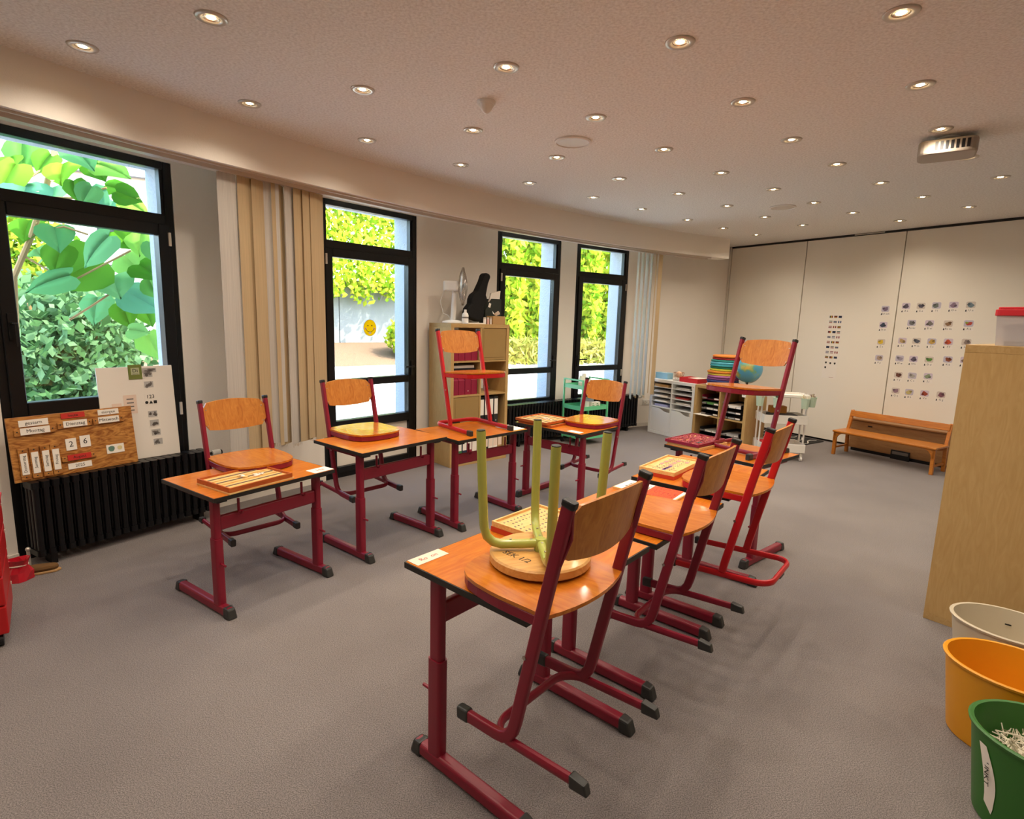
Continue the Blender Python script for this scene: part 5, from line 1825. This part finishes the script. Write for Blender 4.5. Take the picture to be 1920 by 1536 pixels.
def dotted(t, w, d, z):
    mb = MB()
    for r_ in range(8):
        for c_ in range(12):
            if random.random() < .86:
                x_ = -w / 2 + .03 + c_ * (w - .06) / 11
                y_ = -d / 2 + .03 + r_ * (d - .06) / 7
                s_ = random.uniform(.004, .007)
                mb.box((x_, y_, z + .0004), (s_ * 1.5, s_, .0008), rz=random.uniform(0, 3))
    stuff(obj('printed_signs', mb, 'ink_grey', t))


def flowers(t, w, d, z):
    dotted(t, w, d * .8, z)
    for k in range(7):
        obj('print', blob(10, .018, .014, -w * .30 + (k % 3) * .06, -d * .25 + (k // 3) * .05, .3, .001).xf(Matrix.Translation((0, 0, z))), mat('print_rose', 'c08a86', .8), t)
    for k in range(5):
        obj('print', blob(9, .020, .010, w * .1 + k * .022, d * .08, .3, .001, k).xf(Matrix.Translation((0, 0, z))), mat('print_violet', '8a6a92', .8), t)
    obj('split_line', MB().box2((w * .28, -d / 2 + .01, z), (w * .285, d / 2 - .01, z + .0006)), 'ink', t)


def pebbles(t, w, d, z):
    mb = MB()
    for _ in range(420):
        mb.box((random.uniform(-w / 2 + .01, w / 2 - .01), random.uniform(-d / 2 + .01, d / 2 - .01), z + .003), (.012, .010, .006), rz=random.uniform(0, 3))
    stuff(obj('pink_tiles', mb, mat('tile_pink', 'b04a54', .6, noise=(90, .5)), t))


def mid(k, pxs, z):
    h = DESK[k][4]
    q = [at(x_, y_, h + z) for x_, y_ in pxs]
    c = sum(q, Vector()) / len(q)
    _, dx, dy, a, _h = DESK[k]
    u = (c.x - dx) * math.cos(a) + (c.y - dy) * math.sin(a)
    v = -(c.x - dx) * math.sin(a) + (c.y - dy) * math.cos(a)
    e1 = q[1] - q[0]
    return u, v, q


u, v, q = mid('L1', [(377.5, 898.6), (422.7, 924.2), (550.3, 891.4), (500, 873.9)], .025)
wL = ((q[2] - q[1]).length + (q[3] - q[0]).length) / 2
dL = ((q[1] - q[0]).length + (q[2] - q[3]).length) / 2
angL = math.degrees(math.atan2((q[2] - q[1]).y, (q[2] - q[1]).x)) - math.degrees(DESK['L1'][3])
tray_on('L1', u, max(v, dL / 2 + .004), wL - .02, dL - .015, angL, 'reddish framed wooden tray with ruled cream board and letter tiles', 'tray_wood', 'box_wood', ruled, .024, 'box_wood')


def name_strip(k, u, v, w, d, rot, label, txt, m='paper'):
    p = desk_pt(k, u, v, .0006)
    t = thing('name_strip', label, 'label', p, DESK[k][3] + R(rot))
    obj('strip', MB().box2((-w / 2, -d / 2, 0), (w / 2, d / 2, .0008)), m, t)
    if txt:
        text('lettering', txt, d * .5, 'ink_red', t, Matrix.Translation((0, 0, .0009)) @ Matrix.Rotation(0, 4, 'Z'), .0002)
    return t


name_strip('L1', .635, .05, .125, .085, 0, 'pale name strip taped to the desk before the wide window', 'Ida')
name_strip('R1', .622, .030, .135, .055, 180, 'pale name strip on the desk corner next to the stool', 'Ro  on', 'paper_pink')
name_strip('L3', .625, .125, .145, .19, 0, 'glossy white sheet taped to the desk under the upright red chair', '')
name_strip('L4', .60, .055, .12, .06, 0, 'pale name strip on the desk near the green trolley', '')
name_strip('R4', .62, .19, .09, .08, 20, 'small white note on the desk closing the row', '')

# first desk: two flat wooden sign boxes at its far end
u, v, q = mid('R1', [(921, 978), (1004, 942), (1080, 965), (1000, 1003)], .045)
for i in range(2):
    z_ = .0005 + i * .021
    tray_on('R1', .160, .145 + .004 * i, .275, .25, 0, ('flat wooden box with an orange rim under the sign board on the first desk', 'pale wooden sign board with rows of dark signs on top of the flat box')[i], ('box_red', 'box_wood')[i], 'box_wood', dotted if i else (lambda *a: None), .020, z=z_)
# second desk: worksheet papers and orange sheet
p = at(1245, 915, DESK['R2'][4])
pts = [at(1190, 930, DESK['R2'][4]), at(1222, 893, DESK['R2'][4]), at(1310, 905, DESK['R2'][4]), at(1290, 940, DESK['R2'][4])]
u, v, q = mid('R2', [(1205, 918), (1240, 893), (1325, 905), (1290, 940)], .002)
t = thing('sign_board', 'cream worksheet board with faint signs under the orange sheet', 'board', desk_pt('R2', .085, .185, .0005), DESK['R2'][3] + R(0))
obj('board', MB().box2((-.08, -.165, 0), (.095, .165, .010)), 'box_wood', t)
obj('sheet', MB().box2((-.075, -.16, .0102), (.09, .16, .0112)), 'paper', t)
dotted(t, .14, .30, .0113)
t = thing('orange_sheet', 'bright orange printed sheet lying on the cream board', 'sheet', desk_pt('R2', .092, .255, .0120), DESK['R2'][3] + R(4))
obj('sheet', MB().box2((-.082, -.075, 0), (.082, .075, .001)), mat('orange_paper', 'dc4200', .7, noise=(60, .25)), t)
mb = MB()
for k in range(130):
    mb.box((random.uniform(-.076, .076), random.uniform(-.068, .068), .0013), (.005, .003, .0006), rz=random.uniform(0, 3))
stuff(obj('printed_signs', mb, 'ink_red', t))
# third desk: letter board box
for i in range(2):
    tray_on('R3', .43, .105, .37, .195, 0, ('flat box with a red brown rim under the letter board', 'pale wooden letter board with rose and violet prints')[i], ('box_red', 'box_wood')[i], 'box_wood', flowers if i else (lambda *a: None), .020, z=.0005 + i * .021)
# closing desk: pink tray on a wooden box
u, v, q = mid('R4', [(1237, 816), (1300, 833), (1345, 822), (1285, 808)], .035)
tray_on('R4', .14, .19, .25, .34, 0, 'flat pale wooden box under the pink tray', 'box_wood', 'box_wood', lambda *a: None, .020)
tray_on('R4', .125, .185, .25, .35, 2, 'dark red rimmed tray filled with pink tiles', 'file_crimson', 'box_wood', pebbles, .020, z=.0215)
# desk near the trolley: two trays
tray_on('L4', .20, .20, .34, .36, 3, 'reddish wooden tray stacked under another on the desk near the trolley', 'tray_wood', 'box_wood', lambda *a: None, .018)
tray_on('L4', .172, .180, .33, .345, 1, 'upper wooden tray with scattered cream pieces on the desk near the trolley', 'tray_wood', 'box_wood', ruled, .020, z=.0195)

# ------------------------------------------------------------------ boards standing on the radiator
RAD_T = .5155
pA, pB = pol(150.05, 13.93), pol(147.55, 13.93)
# calendar board, leaning back against the window
bl3 = on_plane(38, 902, (-2.814, 3.084), math.atan2(3.612 - 3.084, -2.484 + 2.814))
q0 = Vector((-2.824, 3.062, RAD_T)); q1 = Vector((-2.486, 3.612, RAD_T))
yc = math.atan2(q1.y - q0.y, q1.x - q0.x)
wc = (q1 - q0).length
t = thing('calendar_board', 'oak wooden day calendar board with white word strips leaning on the radiator', 'calendar', q0, yc, rx=R(-7))
hb = .375
obj('board', MB().box2((0, 0, 0), (wc, .014, hb)), 'board_oak', t, bevel=.002)
XM = Matrix.Rotation(R(90), 4, 'X')


def strip(x0, x1, z0, z1, m, txt=None, holder=True, size=None, rot90=False, tm='ink'):
    if holder:
        hx = .028 if not rot90 else .006
        hz = .004 if not rot90 else .030
        par = obj('strip_holder', MB().box2((x0 - hx, -.010, z0 - hz), (x1 + hx, 0, z1 + (hz if rot90 else -.006))), 'board_oak', t, bevel=.001, seg=1)
        y = -.010
        for e_ in ((x0 - hx * .5, (z0 + z1) / 2), (x1 + hx * .5, (z0 + z1) / 2)) if not rot90 else (((x0 + x1) / 2, z0 - hz * .5), ((x0 + x1) / 2, z1 + hz * .5)):
            obj('pin', MB().lathe([(.004, 0), (1e-5, .002)], 8).xf(Matrix.Translation((e_[0], -.010, e_[1])) @ XM), 'black_plastic', par)
    else:
        par = t
        y = 0
    s_ = obj('word_strip', MB().box2((x0, y - .004, z0), (x1, y, z1)), m, par)
    if txt:
        M = Matrix.Translation(((x0 + x1) / 2, y - .0043, (z0 + z1) / 2)) @ XM
        if rot90:
            M = M @ Matrix.Rotation(R(90), 4, 'Z')
        text('lettering', txt, size or (z1 - z0) * .72, tm, s_, M, .0003)
    return s_


mat('strip_red', 'c0281c', .6)
# positions read off the board: width fraction / height fraction
def X(f): return wc * f
def Z(f): return hb * f


strip(X(.085), X(.30), Z(.845), Z(.945), 'paper', 'gestern', False)
strip(X(.085), X(.30), Z(.72), Z(.825), 'paper', 'Montag')
strip(X(.40), X(.59), Z(.90), Z(.985), 'strip_red', 'heute', False)
strip(X(.405), X(.595), Z(.755), Z(.86), 'paper', 'Dienstag')
strip(X(.70), X(.88), Z(.89), Z(.98), 'paper', 'morgen', False)
strip(X(.69), X(.87), Z(.755), Z(.86), 'paper', 'Mittwoch')
for f, w_ in ((.055, 'Donnerstag'), (.135, 'Sonntag'), (.215, 'Samstag'), (.29, 'Freitag')):
    strip(X(f), X(f) + .033, Z(.11), Z(.44), 'paper', w_, True, .021, True)
strip(X(.405), X(.49), Z(.38), Z(.57), 'paper', '2', False, .048)
strip(X(.52), X(.605), Z(.40), Z(.59), 'paper', '6', False, .048)
strip(X(.40), X(.59), Z(.215), Z(.305), 'strip_red', 'August')
strip(X(.40), X(.59), Z(.07), Z(.165), 'paper', '2025', False)
w_ = strip(X(.73), X(.885), Z(.22), Z(.37), 'paper', None, False)
obj('weather_print', blob(10, .018, .020, X(.772), 0, .12, .001).xf(Matrix.Translation((0, -.0042, Z(.30))) @ XM @ Matrix.Translation((0, 0, 0))), mat('weather_green', '5f8070', .8), w_)
obj('weather_print', blob(12, .014, .014, X(.845), 0, .08, .001).xf(Matrix.Translation((0, -.0042, Z(.30))) @ XM), mat('weather_yellow', 'd8c890', .8), w_)

# white plan board behind it
r0 = Vector((-2.588, 3.488, RAD_T)); r1 = Vector((-2.338, 3.858, RAD_T))
r0 = r0 + Vector((-.045, .032, 0)); r1 = r1 + Vector((-.02, .012, 0))
yp = math.atan2(r1.y - r0.y, r1.x - r0.x)
wp = (r1 - r0).length
t = thing('plan_board', 'white magnetic day plan board with small picture cards behind the calendar', 'board', r0, yp, rx=R(-5))
hp_ = .625
obj('board', MB().box2((0, 0, 0), (wp, .012, hp_)), 'paper', t, bevel=.002)
pcard = obj('day_sign', MB().box2((wp * .40, -.003, hp_ - .085), (wp * .58, 0, hp_ + .012)), mat('olive', '6f7a34', .6), t)
obj('day_field', MB().box2((wp * .435, -.0036, hp_ - .055), (wp * .545, -.003, hp_ - .008)), mat('olive_light', 'b4b890', .7), pcard)
text('lettering', 'Di', .034, 'ink', pcard, Matrix.Translation((wp * .49, -.0040, hp_ - .028)) @ XM)
text('lettering', 'Dienstag', .010, 'ink_grey', pcard, Matrix.Translation((wp * .49, -.0040, hp_ - .049)) @ XM)


def pic(x, z, w, h, m='ink_grey', frame=True):
    c_ = obj('picture_card', MB().box2((x - w / 2 - .006, -.0012, z - h / 2 - .006), (x + w / 2 + .006, 0, z + h / 2 + .006)), 'paper', t)
    obj('print', MB().box2((x - w / 2, -.0014, z - h / 2), (x + w / 2, -.0012, z + h / 2)), 'grey_paper', c_)
    for k in range(5):
        obj('print', blob(7, w * random.uniform(.12, .24), h * random.uniform(.14, .3), random.uniform(-.3, .3) * w, random.uniform(-.25, .25) * h, .3, .0004, k).xf(Matrix.Translation((x, -.0014, z)) @ XM), m, c_)
    return c_


for f, zf in ((.655, .915), (.655, .80), (.665, .475), (.675, .375), (.685, .27), (.70, .165)):
    pic(wp * f, hp_ * zf, .055, .042)
pic(wp * .68, hp_ * .955, .085, .03)
c_ = obj('picture_card', MB().box2((wp * .58, -.0012, hp_ * .58), (wp * .74, 0, hp_ * .70)), 'paper', t)
text('lettering', '123', .034, 'ink', c_, Matrix.Translation((wp * .66, -.0016, hp_ * .665)) @ XM)
for k in range(3):
    sh = [blob(12, .010, .010, 0, 0, 0, .0012), MB().prism([(-.011, -.009), (.011, -.009), (0, .011)], 0, .0012), MB().box2((-.010, -.010, 0), (.010, .010, .0012))][k]
    obj('shape_print', sh.xf(Matrix.Translation((wp * .66 + (k - 1) * .026, -.0012, hp_ * .605)) @ XM), 'ink', c_)
c_ = obj('note_card', MB().box2((wp * .30, -.0012, hp_ * .50), (wp * .47, 0, hp_ * .70)), 'paper_pink', t)
for k in range(4):
    obj('print_line', MB().box2((wp * .34, -.0018, hp_ * (.53 + .04 * k)), (wp * .43, -.0012, hp_ * (.542 + .04 * k))), 'ink_grey', c_)
c_ = obj('note_card', MB().box2((wp * .15, -.0012, hp_ * .52), (wp * .27, 0, hp_ * .62)), 'paper_pink', t)
text('lettering', 'Wir', .022, 'ink_red', c_, Matrix.Translation((wp * .21, -.0016, hp_ * .57)) @ XM)

# smiling sticker on the garden door pane
DR = WIN[1]
p0 = on_plane(696, 615, pol(141.49), DR.rotation_euler.z)
loc = Matrix.Rotation(-DR.rotation_euler.z, 3, 'Z') @ (p0 - DR.location)
t = thing('smiley_sticker', 'round yellow smiling face sticker on the garden door pane', 'sticker', in_frame(DR, (loc.x, .0215, p0.z)), DR.rotation_euler.z)
mat('sticker_yellow', 'e8c81c', .5, emit=None)
obj('disc', blob(28, .070, .076, 0, 0, 0, .0012).xf(XM), 'sticker_yellow', t)
obj('outline', MB().tube([(.0705 * math.cos(a), -.0006, .0765 * math.sin(a)) for a in [2 * PI * i / 32 for i in range(32)]], .0018, n=4, closed=True), 'cardboard', t)
for sx in (-1, 1):
    obj('eye', blob(10, .006, .007, sx * .022, .022, 0, .0018).xf(XM), 'ink', t)
    obj('cheek', blob(10, .012, .010, sx * .048, -.008, 0, .0016).xf(XM), 'pinkish', t)
obj('mouth', MB().tube([(.044 * math.sin(a), -.0016, -.004 - .034 * math.cos(a)) for a in [R(-75 + i * 15) for i in range(11)]], .0022, n=5), 'ink', t)
obj('teeth', MB().box2((-.013, -.0018, -.055), (.013, -.0012, -.036)), 'paper', t)

# ------------------------------------------------------------------ right edge: tall birch shelf, box on it, bins
TS, TW, TH = kallax('cube_shelf', 'tall birch cube shelf seen from its side next to the waste bins', 'shelf', 2, 4, 2.245 + .39 * math.cos(R(-50.5)), 2.796 + .39 * math.sin(R(-50.5)), R(39.5), 'birch', 'birch_h')
for c in range(2):
    for r_ in range(4):
        x0, z0 = cell0(c, r_)
        obj('back_panel', MB().box2((x0, KD - .012, z0), (x0 + CELL, KD - .004, z0 + CELL)), 'birch', TS)
p = in_frame(TS, (.135, .135, TH))
t = thing('plastic_box', 'clear plastic storage box with red lid on the tall shelf by the bins', 'box', p, R(39.5 + 90))
m, n, l, b = nmat('clear_plastic')
b.inputs['Base Color'].default_value = (*hexc('d8d2d4'), 1); b.inputs['Roughness'].default_value = .35; b.inputs['Alpha'].default_value = .6
bz_ = .155
obj('box', MB().add([(x_ * f, y_ * f, z_) for z_, f in ((0.001, .93), (bz_, 1)) for x_, y_ in ((-.16, -.11), (.16, -.11), (.16, .11), (-.16, .11))], [(3, 2, 1, 0)] + [(i, (i + 1) % 4, 4 + (i + 1) % 4, 4 + i) for i in range(4)]), 'clear_plastic', t)
obj('contents', MB().box2((-.13, -.08, .004), (.13, .08, .10)), 'grey_paper', t, bevel=.01)
obj('dark_contents', MB().box2((-.12, .081, .003), (.12, .095, .022)), 'black_plastic', t)
obj('lid', MB().prism(rrect(-.168, -.118, .168, .118, .02), bz_ - .012, bz_ + .018).prism(rrect(-.16, -.11, .16, .11, .02), bz_ + .018, bz_ + .030), 'bright_red', t, bevel=.003)
p = in_frame(TS, (.44, .13, TH))
t = thing('woven_basket', 'round tan woven basket behind the red lidded box on the tall shelf', 'basket', p)
mb = MB()
for k in range(9):
    r_ = .075 + .018 * math.sin(PI * k / 9)
    mb.tube([(r_ * math.cos(a), r_ * math.sin(a), .008 + k * .0145) for a in [2 * PI * i / 24 for i in range(24)]], .0085, n=6, closed=True)
obj('weave', mb, mat('straw', 'b0854a', .8), t)
obj('bottom', MB().lathe([(1e-5, .002), (.075, .002)], 24), 'straw', t)


def bin_(name, label, cx_, cy_, top_r, bot_r, h, m, sx, sy, yaw):
    t = thing(name, label, 'bin', (cx_, cy_, 0), yaw)
    obj('shell', MB().lathe([(1e-5, 0), (bot_r, 0), (bot_r + .004, .006), (top_r - .002, h - .03), (top_r, h - .012), (top_r + .006, h - .012), (top_r + .008, h - .004), (top_r + .003, h), (top_r - .005, h - .002), (top_r - .008, h - .03), (bot_r - .002, .012), (1e-5, .012)], 40, sx=sx, sy=sy), m, t, smooth=True)
    return t


pw = at(1802, 1163, .30); py_ = at(1786, 1232, .31); pg = at(1825, 1352, .31)
mat('bin_white', 'c8bca4', .45); mat('bin_yellow', 'e0981a', .4); mat('bin_green', '2f6a24', .4)
rt = Vector((.766, -.643, 0))
ax = R(-40)
def side(p, r): return Vector((p.x + r * math.cos(R(0)), p.y + r * math.sin(R(-42)) * 0, 0))


b1 = bin_('waste_bin', 'empty greyish white oval waste bin beside the tall shelf', pw.x + .20, pw.y - .02, .175, .135, .30, 'bin_white', 1.15, .95, ax)
tag_ = obj('mould_mark', MB().box((0, .142, .235), (.022, .002, .006)), 'ink', b1)
b2 = bin_('waste_bin', 'yellow oval waste bin with a paper scrap inside', py_.x + .20, py_.y - .055, .185, .150, .31, 'bin_yellow', 1.15, .95, ax)
b3 = bin_('waste_bin', 'dark green oval waste bin full of shredded paper', pg.x + .20, pg.y - .085, .185, .150, .31, 'bin_green', 1.15, .95, ax)
scr = b2.location + Vector((-.11, .07, .14))
tag(obj('paper_scrap', MB().add([(-.05, 0, -.06), (.05, .01, -.06), (.05, .02, .07), (-.05, .01, .07), (-.05, .003, -.06), (.05, .013, -.06), (.05, .023, .07), (-.05, .013, .07)], [(0, 1, 2, 3), (7, 6, 5, 4), (0, 4, 5, 1), (1, 5, 6, 2), (2, 6, 7, 3), (3, 7, 4, 0)]), 'paper_pink', loc=scr, rz=R(30)), 'small pinkish paper scrap inside the yellow bin', 'paper')
mb = MB()
for _ in range(420):
    a, rr_ = random.uniform(0, 6.28), .155 * math.sqrt(random.random())
    c_ = Vector((rr_ * math.cos(a) * 1.1, rr_ * math.sin(a) * .9, .20 + .075 * (1 - (rr_ / .155) ** 2) + random.uniform(-.03, .02)))
    dd = Vector((random.gauss(0, 1), random.gauss(0, 1), random.gauss(0, .5))).normalized() * random.uniform(.015, .04)
    e_ = Vector((random.gauss(0, 1), random.gauss(0, 1), random.gauss(0, 1))).normalized() * .012
    mb.tube([c_ - dd, c_ + e_, c_ + dd], .0022, .0008, 4, caps=False)
mb.lathe([(1e-5, .235), (.08, .225), (.150, .17)], 24, sx=1.1, sy=.9)
mat('shreds', 'cfc6b0', .85)
o = obj('shredded_paper', mb, 'shreds', loc=b3.location, rz=ax)
tag(o, 'pale shredded paper heaped inside the green bin', 'paper')
stuff(o)
# recycling print on the green bin: curved white band with lettering
st = MB()
seg_ = 10
def binpt(a, z, off=.002):
    r_ = .154 + (.183 - .154) * (z - .006) / .274 + off
    return Vector((r_ * math.cos(a) * 1.15, r_ * math.sin(a) * .95, z))


A0 = R(180 + 32)
vs, fs = [], []
for i in range(seg_ + 1):
    f = i / seg_
    z = .265 - .20 * f
    a_ = A0 + .16 * math.sin(f * 2.2)
    wv = .075 + .03 * math.sin(f * PI)
    for e_ in (-1, 1):
        vs.append(binpt(a_ + e_ * wv, z - (.015 * e_ if f > .8 else 0)))
for i in range(seg_):
    fs.append((2 * i, 2 * i + 1, 2 * i + 3, 2 * i + 2))
st.add(vs, fs)
bd_ = obj('printed_band', st, 'paper', b3)
pp_ = binpt(A0 + .10, .185, .004)
M = Matrix.Translation(pp_) @ Matrix.Rotation(A0 + PI / 2, 4, 'Z') @ Matrix.Rotation(R(90), 4, 'X') @ Matrix.Rotation(R(-78), 4, 'Z')
text('lettering', 'PUNKT', .026, 'ink', bd_, M, .0003)

# ------------------------------------------------------------------ left edge: red drawer cart and bag
mat('cart_red', 'b40d12', .4)
cr = at(24, 1118, .075)
t = thing('drawer_cart', 'red wheeled drawer cart at the foot of the window wall', 'cart', (cr.x, cr.y, 0), R(40))
# corner nearest to the window stands at the origin; the cart extends away from it
for k in range(4):
    d_ = obj('drawer', MB().box2((-.34, -.40, .065 + k * .135), (0, 0, .065 + k * .135 + .130)), 'cart_red', t, bevel=.006)
    obj('knob', MB().box((-.17, .004, .065 + k * .135 + .075), (.09, .010, .02)), 'black_plastic', d_)
    obj('lock', MB().box((.002, -.03, .065 + k * .135 + .095), (.004, .012, .012)), 'rail_white', d_)
obj('cart_top', MB().box2((-.345, -.405, .605), (.005, .005, .62)), 'cart_red', t, bevel=.004)
for x_ in (-.30, -.035):
    for y_ in (-.36, -.035):
        obj('caster_wheel', MB().lathe([(.028, -.012), (.028, .012)], 16, close=True).xf(Matrix.Translation((x_, y_, .0285)) @ Matrix.Rotation(R(90), 4, 'Y')).box((x_, y_, .058), (.02, .02, .016)), 'black_plastic', t)
p = at(64, 1066, .03)
t = thing('slipper', 'brown soft slipper lying on the carpet below the radiator', 'slipper', (p.x, p.y, 0), R(28))
pts = [(-.11, -.03), (-.06, -.036), (.03, -.04), (.10, -.030), (.125, 0), (.10, .030), (.03, .040), (-.06, .036), (-.11, .03), (-.125, 0)]
obj('sole', MB().prism(pts, 0.0005, .014), mat('sole_tan', 'b08a5a', .8), t, bevel=.004)
obj('upper', MB().prism([(x_ * .95, y_ * .95) for x_, y_ in pts], .014, .045), mat('suede', '6a4a24', .9), t, bevel=.016)
p = at(36, 1072, .05)
t = thing('gift_bag', 'crumpled shiny red bag beside the red drawer cart', 'bag', (p.x, p.y, 0), R(35))
mb = MB()
vs = []
for z_, s_ in ((.001, 1.0), (.05, .92), (.09, .7), (.125, .95)):
    for i in range(12):
        a = 2 * PI * i / 12
        rr_ = s_ * (.055 + .010 * math.sin(3 * a + z_ * 40))
        vs.append((rr_ * math.cos(a) * 1.1, rr_ * math.sin(a) * .8, z_))
mb.add(vs, [tuple(range(11, -1, -1))] + [(k * 12 + i, k * 12 + (i + 1) % 12, k * 12 + 12 + (i + 1) % 12, k * 12 + 12 + i) for k in range(3) for i in range(12)])
obj('bag', mb, mat('foil_red', 'b81426', .25, spec=.8), t)
obj('tie', MB().tube([(.043 * math.cos(a), .031 * math.sin(a), .09) for a in [2 * PI * i / 20 for i in range(20)]], .004, n=6, closed=True), 'paper_pink', t)
